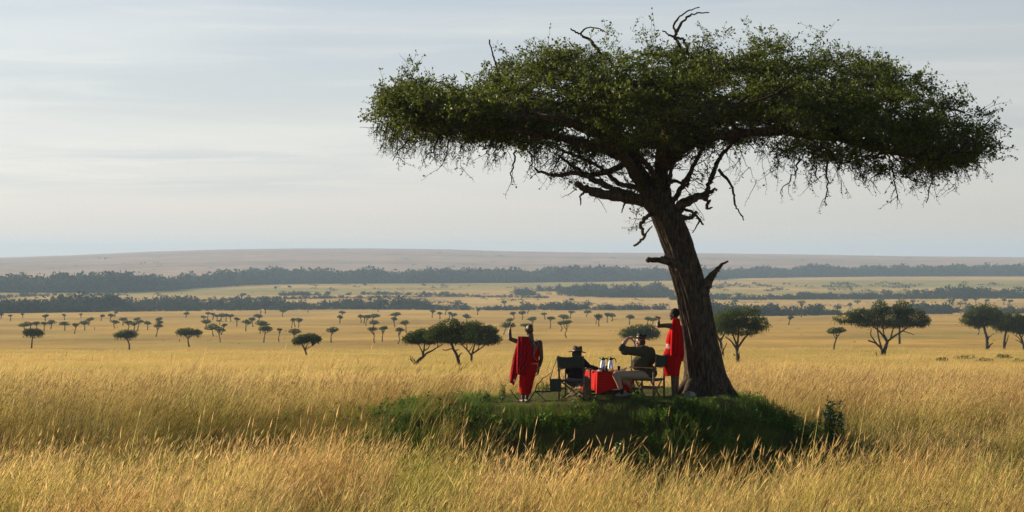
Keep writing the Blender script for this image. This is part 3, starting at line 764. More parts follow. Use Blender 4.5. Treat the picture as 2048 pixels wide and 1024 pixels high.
large_acacia('acacia at centre of the plain with a kinked pale footed trunk', (400 + 1040 / 4.876, 580 + 680 / 4.876),
    [(q(400, 580, 4.876, [(1040, 680), (1036, 620), (1022, 580), (1000, 540)]), 2.2, 1.5), (q(400, 580, 4.876, [(1026, 585), (1060, 560), (1095, 545)]), 1.0, .5), (q(400, 580, 4.876, [(1022, 580), (1045, 540), (1050, 500)]), 1.3, .7), (q(400, 580, 4.876, [(1000, 545), (980, 510), (965, 490)]), 1.1, .6)],
    [q(400, 580, 4.876, [(1000, 475)])[0] + (14, 7), q(400, 580, 4.876, [(1080, 460)])[0] + (16, 7), q(400, 580, 4.876, [(1130, 475)])[0] + (9, 5), q(400, 580, 4.876, [(955, 490)])[0] + (9, 5)], 2600, 312)
for lb, bx, by, pl, lobes, sd in (
    ('dark mushroom shaped acacia, leftmost of the near row on the left plain', 307, 568, [((307, 568), (312, 500), (318, 455)), ((318, 465), (355, 468)), ((318, 455), (285, 420)), ((318, 455), (360, 420))], [(290, 410, 10, 6), (345, 408, 13, 6.5), (390, 415, 6, 4), (260, 405, 6, 4)], 313),
    ('dark flat acacia with hooked trunk, middle of the near row on the left plain', 1260, 585, [((1260, 585), (1262, 530), (1245, 490), (1225, 465)), ((1250, 497), (1275, 480)), ((1230, 468), (1185, 440)), ((1232, 475), (1275, 430))], [(1160, 435, 10, 4.5), (1220, 425, 15, 6.5), (1285, 425, 11, 6)], 314),
    ('dark wide acacia with Y shaped fork, rightmost of the near row on the left plain', 1845, 555, [((1845, 555), (1835, 510), (1833, 470)), ((1833, 475), (1790, 430), (1760, 415)), ((1835, 472), (1880, 440), (1910, 410)), ((1834, 475), (1850, 430))], [(1775, 405, 11, 5.5), (1840, 402, 13, 6), (1910, 410, 11, 5)], 315)):
    c = lambda p: q(0, 580, 4.876, [p])[0]
    large_acacia(lb, c((bx, by)), [([c(p) for p in l], 1.7 if i == 0 else 1.0, 1.1 if i == 0 else .5) for i, l in enumerate(pl)],
                 [c(l[:2]) + (l[2], l[3]) for l in lobes], 2200, sd, ls=.85, fringe=20)
# ================================================================== the big acacia
TY = 54.7
br = np.random.default_rng(77)
def bark_extra(N, L, tc, cur):
    # long vertical furrows: stretched noise in object space
    mp = N.new('ShaderNodeMapping'); mp.inputs['Scale'].default_value = (24, 24, 4.0)
    L.new(tc.outputs['Object'], mp.inputs['Vector'])
    t = N.new('ShaderNodeTexNoise'); t.inputs['Scale'].default_value = 1.0; t.inputs['Detail'].default_value = 6; t.inputs['Roughness'].default_value = .65
    L.new(mp.outputs[0], t.inputs['Vector'])
    mr = N.new('ShaderNodeMapRange'); mr.inputs[1].default_value = .35; mr.inputs[2].default_value = .68
    L.new(t.outputs['Fac'], mr.inputs[0])
    mx = N.new('ShaderNodeMix'); mx.data_type = 'RGBA'
    L.new(mr.outputs[0], mx.inputs[0]); mx.inputs[6].default_value = (0.024, 0.017, 0.012, 1); mx.inputs[7].default_value = (0.125, 0.09, 0.06, 1)
    bp = N.new('ShaderNodeBump'); bp.inputs['Strength'].default_value = .8; bp.inputs['Distance'].default_value = .03
    L.new(t.outputs['Fac'], bp.inputs['Height'])
    for n in N:
        if n.type == 'BSDF_PRINCIPLED': L.new(bp.outputs[0], n.inputs['Normal'])
    return mx.outputs[2]
BARK = mat('furrowed_bark', (0.1, 0.07, 0.05), 0.95, spec=0.12, extra=bark_extra)
DEADWOOD = mat('dead_wood', (0.10, 0.072, 0.05), 0.95, spec=0.1, noise=(9, (0.035, 0.025, 0.018), .4, .65), bump=(30, .6, .02))
TWIG = mat('thorn_twigs', (0.055, 0.042, 0.030), 0.9, spec=0.1)
LEAF = mat('acacia_leaves', (0.090, 0.116, 0.014), 0.5, spec=0.25, trans=0.48, island=0.5)

tz = lambda px, py, dy=0.0, Y=TY: P(px, py, Y + dy)
base_w = tz(1415, 800); base_w[2] = float(gz(base_w[0], TY))
ACA = thing('acacia_tree', base_w, 'huge flat-crowned acacia with leaning furrowed trunk shading the picnic on the mound', 'tree')

def smooth_path(pts, n, it=3):
    pts = np.asarray(pts, float); s = np.linspace(0, len(pts) - 1, n)
    q_ = np.stack([np.interp(s, np.arange(len(pts)), pts[:, c]) for c in range(pts.shape[1])], -1)
    for _ in range(it): q_[1:-1] = (q_[:-2] + 2 * q_[1:-1] + q_[2:]) / 4
    return q_

# trunk: (left px, right px, y) silhouettes
TR = [(1344, 1496, 830), (1358, 1474, 806), (1367, 1458, 785), (1370, 1450, 762), (1370, 1444, 739), (1367, 1436, 705), (1364, 1428, 667), (1358, 1421, 628), (1353, 1416, 594),
      (1344, 1406, 558), (1334, 1397, 522), (1321, 1387, 486), (1310, 1376, 455), (1302, 1366, 430), (1300, 1356, 408)]
cen = np.array([tz((a + b) / 2, y) for a, b, y in TR]); radp = np.array([(b - a) / 2 / F * TY for a, b, y in TR])
lean = np.gradient(cen, axis=0); lean /= np.linalg.norm(lean, axis=1, keepdims=True)
radp = radp * np.abs(lean[:, 2])
nr = 260; C_ = smooth_path(np.concatenate([cen, radp[:, None]], 1), nr, 6)
th = np.arange(260) / 260 * 2 * math.pi
Zc = C_[:, 2][:, None]; tw_ = 0.22 * Zc                   # furrows twist slightly up the trunk
flare = np.exp(-np.clip(Zc, 0, 9) / 0.5)
fl = 1 + 0.15 * np.sin(5 * (th[None] + tw_) + 1.0) * (0.5 + flare) + 0.06 * np.sin(3 * (th[None] + tw_) + .4)
cx_, sy_ = np.cos(th[None] + tw_), np.sin(th[None] + tw_)
fur = fbm(cx_ * 7 + 20, sy_ * 7, Zc * 0.9, 3, 4) - .5
rid = np.abs(fbm(cx_ * 9, sy_ * 9, Zc * 1.1, 9, 2) - .5) * 2
rid2 = np.abs(vn(cx_ * 24, sy_ * 24, Zc * 2.6, 19) - .5) * 2
fl = fl + 0.17 * fur + 0.20 * (np.minimum(rid, .35) - .2) + 0.08 * (np.minimum(rid2, .5) - .25)
rr_ = C_[:, 3][:, None] * fl
G = np.stack([C_[:, 0][:, None] + rr_ * np.cos(th), C_[:, 1][:, None] + rr_ * np.sin(th), Zc + 0.0 * rr_], -1)
m_ = MB(); m_.grid(G, closed_u=True)
# roots spreading into the mound
for a, ln in ((2.9, .75), (-2.4, .8), (-0.9, .7), (-.1, .85), (1.2, .6)):
    d = np.array([math.cos(a), math.sin(a), 0]); b = C_[np.argmin(np.abs(C_[:, 2] - .25))][:3]
    p0 = b + d * .30 + [0, 0, .12]; p1 = b + d * .58; p1[2] = 0.03; p2 = b + d * (.55 + ln * .6); p2[2] = float(gz(p2[0], p2[1])) - .12
    m_.tube(smooth_path([p0, p1, p2], 14), np.linspace(.17, .05, 14), 14, rough=.3, seed=4)
m_.build('trunk', BARK, ACA, True)

LIMBS = []   # (nodes, radii) for attaching branches
def limb(pl, ra, rb, name='limb', m=BARK, sides=18, rough=.28, keep=True, seed=0, n=40, it=4, tip=True):
    pts = np.array([tz(*p) for p in pl]); q_ = smooth_path(pts, n, it)
    rad = np.interp(np.linspace(0, 1, n), [0, 1], [ra, rb])
    if not tip: pass
    j = br.normal(0, .012, q_.shape); j[0] = 0
    q_ = q_ + j * min(1, ra / .05)
    mm_ = MB(); mm_.tube(q_, rad, sides, rough=rough, seed=seed, freq=.55 / max(ra, .03))
    mm_.build(name, m, ACA, True)
    if keep: LIMBS.append((q_, rad))
    return q_
# main limbs (photo pixel, photo pixel, metres in depth)
limb([(1330, 440, .05), (1300, 405, -.15), (1250, 393, -.5), (1205, 389, -.8), (1180, 382, -1.0), (1151, 366, -1.3)], .17, .05, seed=1)
limb([(1325, 430, 0), (1300, 380, .15), (1275, 345, .1), (1255, 315, 0), (1230, 290, .1), (1190, 262, .3), (1120, 240, .6), (1030, 225, .9), (940, 215, 1.1), (850, 205, 1.0)], .21, .05, seed=2, n=70)
limb([(1335, 440, .05), (1326, 390, .1), (1322, 345, .1), (1324, 300, .1), (1330, 240, .3), (1342, 180, .5), (1352, 120, .6), (1356, 95, .6)], .20, .06, seed=3, n=50)
limb([(1258, 318, 0), (1215, 300, -.6), (1165, 285, -1.2), (1100, 272, -1.8), (1010, 258, -2.4), (930, 255, -2.6), (870, 268, -2.7)], .12, .035, seed=4, n=60)
limb([(1324, 300, .1), (1370, 262, .6), (1440, 235, 1.2), (1530, 225, 1.6), (1640, 232, 1.8), (1740, 245, 1.9), (1830, 262, 1.7), (1910, 285, 1.5)], .16, .04, seed=5, n=70)
limb([(1324, 320, 0), (1380, 285, -.7), (1450, 268, -1.4), (1560, 262, -2.0), (1670, 275, -2.4), (1770, 300, -2.4), (1850, 320, -2.2)], .14, .035, seed=6, n=70)
limb([(1411, 402, .1), (1418, 363, .15), (1438, 318, .3), (1458, 292, .4), (1500, 255, .6), (1570, 200, .8), (1660, 165, .9), (1740, 170, .8)], .055, .03, seed=7, n=60)
limb([(1323, 320, .3), (1340, 270, 1.5), (1375, 230, 2.8), (1420, 200, 3.8), (1480, 190, 4.6)], .13, .04, seed=8)
limb([(1320, 330, -.1), (1322, 280, -1.4), (1345, 240, -2.6), (1380, 220, -3.6), (1430, 215, -4.3)], .12, .04, seed=9)
limb([(1290, 365, .2), (1260, 300, 1.5), (1210, 245, 2.7), (1150, 215, 3.5), (1080, 200, 4.0)], .12, .035, seed=10)
limb([(1285, 365, 0), (1240, 300, -1.5), (1180, 255, -2.8), (1110, 235, -3.6), (1040, 235, -4.0)], .11, .035, seed=11)
limb([(1190, 262, .3), (1170, 215, .5), (1150, 170, .8), (1140, 130, 1.0)], .07, .03, seed=12)
limb([(1340, 185, .5), (1400, 160, .6), (1480, 135, .6), (1560, 120, .6)], .07, .03, seed=13)
limb([(1328, 240, .3), (1280, 190, .4), (1240, 150, .4), (1215, 115, .4)], .07, .03, seed=14)
limb([(1640, 232, 1.8), (1700, 190, 1.5), (1780, 180, 1.3), (1850, 205, 1.1), (1930, 225, .9)], .06, .025, seed=15)
limb([(1266, 392, -.4), (1225, 378, -.2), (1190, 360, .0), (1150, 345, .2), (1105, 352, .4), (1068, 338, .6)], .085, .025, seed=16)
limb([(1252, 328, .05), (1215, 345, .35), (1180, 352, .6), (1148, 335, .8), (1118, 312, 1.0)], .07, .025, seed=17)
limb([(1306, 398, .1), (1272, 374, .35), (1240, 370, .6), (1208, 340, .9), (1170, 318, 1.3), (1120, 300, 1.6)], .075, .025, seed=18)
limb([(1345, 405, .1), (1372, 362, -.1), (1392, 322, -.3), (1412, 282, -.5), (1440, 240, -.7)], .065, .03, seed=19)
limb([(1322, 348, .1), (1348, 318, .5), (1376, 296, 1.0), (1420, 280, 1.6), (1480, 262, 2.2)], .075, .03, seed=20)
limb([(1322, 372, 0), (1302, 340, -.5), (1270, 300, -1.0), (1225, 275, -1.6)], .08, .03, seed=23)
# broken and dead limbs that show against the sky
DB = lambda pl, ra, rb, s: limb(pl, ra, rb, 'broken_limb', DEADWOOD, 12, .4, False, s, 26, 2)
DB([(1348, 425, -.1), (1368, 408, -.25), (1396, 392, -.4), (1418, 384, -.45), (1436, 378, -.5)], .125, .02, 31)
DB([(1372, 545, -.25), (1348, 527, -.4), (1325, 520, -.5), (1296, 521, -.55)], .11, .055, 32)
DB([(1333, 523, -.46), (1329, 513, -.46)], .035, .03, 33)
DB([(1400, 612, -.1), (1408, 585, -.12), (1419, 556, -.12), (1436, 535, -.12), (1456, 522, -.12)], .165, .02, 34)
DB([(1412, 572, -.12), (1421, 555, -.12), (1434, 541, -.1), (1444, 528, -.1)], .10, .015, 35)
DB([(1302, 428, -.2), (1288, 436, -.3), (1281, 455, -.35), (1290, 474, -.4), (1279, 484, -.4), (1267, 491, -.4)], .05, .02, 36)
DB([(1289, 472, -.4), (1297, 460, -.4), (1305, 452, -.4)], .022, .01, 37)
DB([(1352, 432, -.1), (1370, 436, -.3), (1385, 434, -.35), (1392, 424, -.4)], .07, .035, 38)
DB([(1365, 418, 0), (1385, 424, 0), (1400, 440, .05), (1407, 450, .05)], .035, .02, 39)
DB([(1400, 440, .05), (1392, 455, .05), (1385, 465, .05)], .02, .008, 40)
DB([(1330, 365, .1), (1352, 362, .2), (1376, 372, .2), (1380, 352, .2)], .05, .025, 41)
DB([(1336, 372, -.1), (1342, 345, -.3), (1350, 325, -.4), (1378, 305, -.4)], .055, .02, 42)
DB([(1418, 400, .1), (1413, 418, .1), (1424, 414, .15)], .04, .015, 43)
DB([(1437, 338, .3), (1452, 355, .3), (1464, 372, .3), (1469, 395, .3), (1470, 412, .3), (1480, 425, .3), (1487, 441, .3)], .035, .012, 44)
DB([(1205, 389, -.8), (1170, 383, -.9), (1160, 392, -.9), (1162, 410, -.9)], .035, .012, 45)
DB([(1255, 394, -.5), (1248, 410, -.5), (1243, 426, -.5)], .03, .01, 46)
DB([(1369, 115, .6), (1360, 92, .6), (1346, 72, .6), (1338, 72, .6), (1324, 60, .6)], .045, .015, 47)
DB([(1350, 76, .6), (1353, 62, .6), (1366, 42, .6), (1380, 30, .6), (1398, 26, .6), (1418, 25, .6)], .035, .012, 48)
DB([(1352, 66, .6), (1346, 52, .6), (1356, 36, .6), (1374, 22, .6), (1399, 14, .6)], .026, .012, 49)
DB([(1376, 112, .6), (1373, 92, .6), (1366, 78, .6), (1352, 74, .6)], .04, .025, 50)
DB([(1205, 112, .3), (1180, 80, .3), (1160, 68, .3), (1140, 58, .3)], .04, .015, 51)
DB([(1162, 68, .3), (1168, 58, .3), (1182, 54, .3), (1202, 58, .3), (1210, 64, .3)], .018, .01, 52)
DB([(1015, 205, .2), (998, 150, .2), (986, 112, .2), (978, 80, .2)], .028, .014, 53)

# ---- crown envelope
_tx = [722, 745, 762, 800, 822, 880, 920, 960, 985, 1010, 1080, 1150, 1250, 1330, 1400, 1500, 1600, 1650, 1700, 1760, 1800, 1850, 1890, 1915, 1945, 1975, 2012]
_ty = [244, 222, 208, 172, 158, 182, 190, 172, 146, 122, 106, 100, 92, 106, 94, 90, 98, 104, 112, 128, 156, 190, 212, 198, 226, 256, 276]
_bx = [722, 780, 850, 900, 1000, 1100, 1200, 1300, 1400, 1500, 1600, 1700, 1800, 1870, 1930, 1980, 2012]
_byy = [246, 266, 276, 272, 292, 308, 312, 300, 298, 304, 316, 336, 348, 350, 338, 312, 280]
cxm, hwm = (722 + 2012) / 2, (2012 - 722) / 2
def env(px):
    return np.interp(px, _tx, _ty), np.interp(px, _bx, _byy)
def depth(px): return 5.3 * np.sqrt(np.clip(1 - ((px - cxm) / (hwm * 1.02)) ** 2, 0.02, 1))
def env_pt(px, d, v):
    """px across, d in -1..1 depth, v 0 bottom..1 top"""
    t, b = env(px)
    nar = np.sqrt(np.clip(1 - d * d, 0.06, 1)); mid = t * .42 + b * .58
    py = mid + (np.where(v > .5, (t - mid) * (v - .5) * 2, (b - mid) * (.5 - v) * 2)) * (0.35 + 0.65 * nar)
    dy = d * depth(px)
    p = np.stack([(px - CX) / F * TY, TY + dy, EYE - (py - HY) / F * TY], -1)
    return p

# clump centres: rejection against a lumpy field so that the crown breaks into pads
def sample(n, vlo, vhi, thr=.43):
    out = np.zeros((0, 3)); pxs = np.zeros(0)
    while len(out) < n:
        m = n * 3
        px = br.uniform(785, 1948, m); d = br.uniform(-1, 1, m); v = br.uniform(vlo, vhi, m)
        keep = br.uniform(0, 1, m) < (depth(px) / 5.3) * .85 + .15
        p = env_pt(px, d, v)
        g = fbm(p[:, 0] * .85, p[:, 1] * .85, p[:, 2] * 1.7, 15, 2) - .05 * (v < .3)
        keep &= g > thr
        out = np.concatenate([out, p[keep]]); pxs = np.concatenate([pxs, px[keep]])
    return out[:n], pxs[:n]

tw = MB(); bt = MB()
nodes = np.concatenate([q_[5:] for q_, _ in LIMBS]); nrad = np.concatenate([r_[5:] for _, r_ in LIMBS])
def grow(targets, r0, r1, sides, sag, mb):
    """branches from the nearest existing node to each target"""
    global nodes, nrad
    new, newr = [], []
    for p in targets:
        dd = np.linalg.norm((nodes - p) * [1, 1, 1.6], axis=1) + 0.0
        k = int(np.argmin(dd + (nrad < r0 * .6) * 2.0))
        a = nodes[k]; L_ = np.linalg.norm(p - a)
        if L_ < .08: continue
        s = np.linspace(0, 1, 9)[:, None]
        mdl = (a + p) / 2 + np.array([0, 0, -sag * L_]) + br.normal(0, .09, 3) * L_
        qd = (1 - s) ** 2 * a + 2 * s * (1 - s) * mdl + s ** 2 * p
        qd[1:-1] += br.normal(0, .035, (7, 3)) * min(L_, .6)
        rd = np.linspace(min(r0, nrad[k] * .85), r1, 9)
        mb.tube(qd, rd, sides, cap=False)
        new.append(qd[3:]); newr.append(rd[3:])
    nodes = np.concatenate([nodes] + new); nrad = np.concatenate([nrad] + newr)
t1, _ = sample(95, .15, .7, .40); grow(t1, .055, .022, 7, .10, bt)
t2, _ = sample(260, .0, .8, .41); grow(t2, .028, .012, 5, .06, bt)
bt.build('branches', TWIG, ACA, True)['kind'] = 'stuff'
cl, cpx = sample(860, .02, .97, .43)
cl = np.concatenate([cl] + [P(a, b, TY + c)[None] for a, b, c in ((1335, 112, .2), (1352, 124, -.3), (1372, 108, .5), (1392, 116, -.2), (1410, 104, .2), (1425, 118, .6), (1318, 120, -.4), (1300, 108, .3), (1380, 135, .1))])
# extra shoots standing out of the top, and the outer tips
SHOOT = [(1303, 34), (1290, 52), (1262, 60), (1216, 52), (1492, 34), (1470, 60), (1438, 62), (1550, 66), (1600, 66), (1650, 58), (1640, 74), (1700, 92), (1764, 108), (1745, 120), (1800, 142), (1835, 166),
         (1928, 168), (1940, 182), (1935, 196), (1968, 246), (2008, 272), (1996, 280), (726, 238), (740, 214), (766, 156), (822, 124), (836, 128), (884, 150), (905, 160), (1010, 98), (1090, 78), (1060, 86), (1130, 72),
         (1180, 70), (1395, 66), (1420, 62), (1525, 58), (1575, 70), (1680, 84), (1860, 182), (1885, 196), (800, 150), (960, 146), (1350, 84), (1240, 66), (1720, 100), (1780, 128)]
SHP = np.array([P(a, b, TY + br.normal(0, .5)) for a, b in SHOOT])
grow(cl, .012, .006, 4, .02, tw)
lf_pos, lf_dir = [], []
def leafy(a, b, n, droop=.0, thorns=False):
    L_ = np.linalg.norm(b - a)
    s = np.linspace(0, 1, 5)[:, None]
    mdl = (a + b) / 2 + br.normal(0, .10, 3) * L_ + np.array([0, 0, -droop * L_])
    qd = (1 - s) ** 2 * a + 2 * s * (1 - s) * mdl + s ** 2 * b
    tw.tube(qd, np.linspace(.0055, .0028, 5), 3, cap=False)
    if n:
        t = br.uniform(.12, 1.03, n)[:, None]
        p = (1 - t) ** 2 * a + 2 * t * (1 - t) * mdl + t ** 2 * b
        d = (b - a) / (L_ + 1e-6) * .5 + br.normal(0, .75, (n, 3)) + [0, 0, .15]
        d /= np.linalg.norm(d, axis=1, keepdims=True)
        lf_pos.append(p + d * .02); lf_dir.append(d)
    return qd
for c in cl:
    h = (c[2] - 5.3) / 2.6
    k = br.integers(12, 18)
    for _ in range(k):
        d = br.normal(0, 1, 3); d[2] = d[2] * .55 + .25; d /= np.linalg.norm(d)
        L_ = br.uniform(.22, .62)
        leafy(c + br.normal(0, .12, 3) * [1.4, 1.4, .7], c + d * L_ * np.array([1.15, 1.15, .8]), int(br.integers(12, 24)))
for p in SHP:
    k = int(np.argmin(np.linalg.norm(nodes - p, axis=1))); a = nodes[k]
    up = p - np.array([0, 0, .1])
    leafy(a, p, 10)
    for _ in range(6):
        s = br.uniform(.3, 1); m0 = a + (p - a) * s
        leafy(m0, m0 + br.normal(0, .16, 3) + [0, 0, .08], int(br.integers(5, 10)))
# hanging thorny fringe under the crown
_fx = [735, 780, 830, 880, 950, 1020, 1100, 1160, 1230, 1300, 1380, 1450, 1480, 1560, 1650, 1750, 1850, 1920, 1960, 2005]
_fy = [262, 326, 318, 342, 330, 372, 360, 380, 372, 345, 350, 372, 400, 385, 405, 396, 408, 372, 318, 284]
def thorn_twig(a, L_, lean_, leaves):
    n = max(5, int(L_ / .07)); s = np.linspace(0, 1, n)
    z_ = br.normal(0, .02, (n, 3)).cumsum(0)
    qd = a + np.stack([lean_[0] * s * L_, lean_[1] * s * L_, -s * L_], -1) + z_
    tw.tube(qd, np.linspace(.0085, .003, n), 3, cap=False)
    d = np.gradient(qd, axis=0); d /= np.linalg.norm(d, axis=1, keepdims=True)
    for i in range(1, n):
        for _ in range(2):
            e = br.normal(0, 1, 3); e -= d[i] * e.dot(d[i]); e /= np.linalg.norm(e)
            tp = qd[i] + e * br.uniform(.03, .075) + d[i] * .015
            tw.tube([qd[i], tp], [.0032, .0012], 3, cap=False)
    m = int(leaves * n)
    if m:
        i = br.integers(0, n, m); dd = br.normal(0, .8, (m, 3)); dd /= np.linalg.norm(dd, axis=1, keepdims=True)
        lf_pos.append(qd[i] + dd * .02); lf_dir.append(dd)
    return qd
_clus = br.uniform(750, 1985, 42)
for _ in range(640):
    px = float(np.clip(br.choice(_clus) + br.normal(0, 26), 748, 1985)); dfr = br.uniform(-.9, .9)
    a = env_pt(np.array([px]), np.array([dfr]), np.array([br.uniform(0, .25)]))[0]
    end = np.interp(px, _fx, _fy) + br.normal(0, 9)
    zt = EYE - (end - HY) / F * TY
    L_ = (a[2] - zt) * br.uniform(.15, 1.0) ** 1.3 * (1 - .35 * abs(dfr))
    if L_ < .12: continue
    side_ = np.sign(px - cxm) * br.uniform(-.1, .5)
    qd = thorn_twig(a, L_, (side_ + br.normal(0, .25), br.normal(0, .25)), br.choice([0, .4, 1.2, 2.5], p=[.35, .3, .25, .1]))
    for _ in range(2):
        if L_ > .4:
            thorn_twig(qd[br.integers(1, len(qd) - 1)], L_ * br.uniform(.2, .5), (br.normal(0, .7), br.normal(0, .5)), br.choice([0, .8]))
# bare crossing twigs round the fork
fork_nodes = np.concatenate([LIMBS[i][0] for i in (0, 1, 2, 3, 5, 6, 9, 10, 15, 16, 17, 18, 19, 20)]); fork_nodes = fork_nodes[(fork_nodes[:, 2] < 5.6) & (fork_nodes[:, 0] > .8) & (fork_nodes[:, 0] < 5.2)]
for _ in range(210):
    a = fork_nodes[br.integers(0, len(fork_nodes))]; L_ = br.uniform(.25, 1.0)
    d = br.normal(0, 1, 3) * [1, .8, .6] + [0, 0, .1]; d /= np.linalg.norm(d); e = a + d * L_
    n = 9; s = np.linspace(0, 1, n)[:, None]; qd = a * (1 - s) + e * s + br.normal(0, .018, (n, 3)).cumsum(0); qd[0] = a
    tw.tube(qd, np.linspace(.011, .003, n), 4, cap=False)
    for i in range(2, n):
        tp = qd[i] + br.normal(0, .05, 3); tw.tube([qd[i], tp], [.003, .001], 3, cap=False)
    if br.uniform() < .40:
        for _k in range(3): leafy(qd[br.integers(3, n)], qd[br.integers(3, n)] + br.normal(0, .16, 3), int(br.integers(5, 16)))
# a few thicker hooked branchlets below
for (x0_, y0_, x1_, y1_, x2_, y2_) in ((830, 268, 806, 292, 784, 322), (880, 270, 868, 300, 846, 322), (905, 268, 896, 300, 880, 335), (1030, 300, 1024, 340, 1022, 368), (1060, 300, 1066, 320, 1062, 340), (1130, 300, 1110, 330, 1098, 358),
                                       (1625, 300, 1632, 340, 1634, 366), (1660, 300, 1672, 330, 1690, 345), (1700, 305, 1718, 330, 1716, 358), (1655, 320, 1654, 380, 1650, 412), (1780, 320, 1790, 360, 1796, 398), (1810, 330, 1815, 360, 1880, 372),
                                       (1790, 330, 1760, 345, 1735, 362), (1600, 320, 1586, 350, 1560, 385), (1850, 330, 1870, 350, 1852, 405), (1176, 300, 1182, 330, 1186, 352)):
    o_ = br.uniform(-1.2, 1.2)
    qd = smooth_path([P(x0_, y0_, TY + o_), P(x1_, y1_, TY + o_), P(x2_, y2_, TY + o_)], 12, 1) + br.normal(0, .02, (12, 3))
    tw.tube(qd, np.linspace(.026, .008, 12), 5)
    for i in (4, 6, 8, 10): thorn_twig(qd[i], br.uniform(.15, .4), (br.normal(0, .8), br.normal(0, .4)), .6)
o_ = tw.build('twigs', TWIG, ACA); o_['kind'] = 'stuff'

lp, ld = np.concatenate(lf_pos), np.concatenate(lf_dir)
n = len(lp)
s_ = np.cross(ld, br.normal(0, 1, (n, 3))); s_ /= np.linalg.norm(s_, axis=1, keepdims=True) + 1e-9
ln = (br.uniform(.040, .080, n))[:, None]; wd_ = ln * br.uniform(.24, .36, (n, 1))
nn = np.cross(ld, s_)
V = np.stack([lp, lp + ld * ln * .55 + s_ * wd_ + nn * ln * .06, lp + ld * ln, lp + ld * ln * .55 - s_ * wd_ + nn * ln * .06], 1)
cm = MB(); cm.add(V.reshape(-1, 3), np.arange(n * 4).reshape(-1, 4))
cm.build('crown', LEAF, ACA)
print('crown leaves', n)
# ================================================================== the picnic
SKIN_D = mat('dark_brown_skin', (0.105, 0.052, 0.032), 0.5, spec=0.3, noise=(14, (0.075, 0.036, 0.022), .4, .7))
SKIN_L = mat('sunburnt_skin', (0.42, 0.22, 0.15), 0.5, spec=0.4, noise=(18, (0.36, 0.16, 0.11), .45, .75))
RED = mat('red_cotton', (0.44, 0.006, 0.006), 0.9, spec=0.05, trans=0.12, bump=(60, .25, .004))
REDD = mat('scarlet_cotton', (0.54, 0.007, 0.006), 0.9, spec=0.05, trans=0.18, bump=(50, .25, .004))
def check_extra(k, cdark, thr, stripe=False):
    def f(N, L, tc, cur):
        s = N.new('ShaderNodeSeparateXYZ'); L.new(tc.outputs['Object'], s.inputs[0])
        def m(op, a, b=None):
            n = N.new('ShaderNodeMath'); n.operation = op
            for i, v in enumerate((a, b)):
                if v is None: continue
                if isinstance(v, (int, float)): n.inputs[i].default_value = v
                else: L.new(v, n.inputs[i])
            return n.outputs[0]
        u = m('ADD', s.outputs[0], m('MULTIPLY', s.outputs[2], .18)); v = m('SUBTRACT', s.outputs[2], m('MULTIPLY', s.outputs[0], .12))
        if stripe:
            g = m('MAXIMUM', m('MULTIPLY', m('SINE', m('MULTIPLY', s.outputs[2], k)), 1.0), m('MULTIPLY', m('SINE', m('MULTIPLY', m('ADD', s.outputs[0], s.outputs[1]), k * .8)), .7))
        else:
            g = m('MULTIPLY', m('SINE', m('MULTIPLY', u, k)), m('SINE', m('MULTIPLY', v, k)))
        mr = N.new('ShaderNodeMapRange'); mr.inputs[1].default_value = thr; mr.inputs[2].default_value = thr + .18
        L.new(g, mr.inputs[0])
        mx = N.new('ShaderNodeMix'); mx.data_type = 'RGBA'; L.new(mr.outputs[0], mx.inputs[0]); L.new(cur, mx.inputs[6]); mx.inputs[7].default_value = (*cdark, 1)
        return mx.outputs[2]
    return f
SHUKA = mat('checked_red_blanket', (0.44, 0.007, 0.008), 0.9, spec=0.05, trans=0.12, extra=check_extra(58, (0.035, 0.022, 0.05), .38))
PLAID = mat('striped_red_tablecloth', (0.50, 0.006, 0.007), 0.85, spec=0.05, trans=0.10, extra=check_extra(150, (0.62, 0.045, 0.03), .6, True))
BEADS = mat('bead_strings', (0.20, 0.17, 0.03), 0.4, spec=0.5, noise=(90, (0.03, 0.06, 0.12), .42, .58))
BELT = mat('beaded_belt', (0.60, 0.56, 0.52), 0.5, spec=0.4, noise=(70, (0.40, 0.02, 0.02), .40, .5))
SILVER = mat('silver_bangle', (0.75, 0.73, 0.70), 0.25, metal=1.0)
CANVAS = mat('dark_green_canvas', (0.040, 0.043, 0.034), 0.9, spec=0.15, bump=(180, .3, .002), noise=(8, (0.038, 0.046, 0.034), .4, .7))
WOOD = mat('brown_chair_wood', (0.22, 0.115, 0.06), 0.55, spec=0.35, noise=(22, (0.07, 0.033, 0.017), .4, .65))
WOODD = mat('dark_table_wood', (0.055, 0.030, 0.018), 0.6, spec=0.3, noise=(22, (0.03, 0.016, 0.010), .4, .65))
OLIVE = mat('olive_shirt', (0.064, 0.058, 0.031), 0.85, spec=0.15, trans=.06, bump=(9, .5, .03))
MAROON = mat('dark_plum_shirt', (0.026, 0.014, 0.018), 0.85, spec=0.15, bump=(9, .4, .02))
KHAKI = mat('beige_shorts', (0.30, 0.235, 0.165), 0.9, spec=0.15, bump=(10, .5, .02))
TAUPE = mat('grey_brown_trousers', (0.13, 0.10, 0.09), 0.9, spec=0.15, bump=(10, .4, .02))
BLACK = mat('black_felt', (0.012, 0.011, 0.012), 0.75, spec=0.25)
BROWNFELT = mat('brown_felt', (0.105, 0.070, 0.042), 0.85, spec=0.2, noise=(20, (0.075, 0.05, 0.03), .4, .7))
LEATHER = mat('hat_band', (0.16, 0.10, 0.06), 0.4, spec=0.5)
SOCK = mat('black_sock', (0.012, 0.012, 0.014), 0.9)
SUEDE = mat('tan_suede', (0.22, 0.17, 0.13), 0.9)
HAIR_D = mat('black_cropped_hair', (0.012, 0.010, 0.009), 0.8, spec=.2, bump=(160, .8, .004))
HAIR_B = mat('brown_grey_hair', (0.045, 0.034, 0.028), 0.7, spec=.3, bump=(60, .6, .008))
EYE_W = mat('eye_white', (0.7, 0.68, 0.64), 0.3)
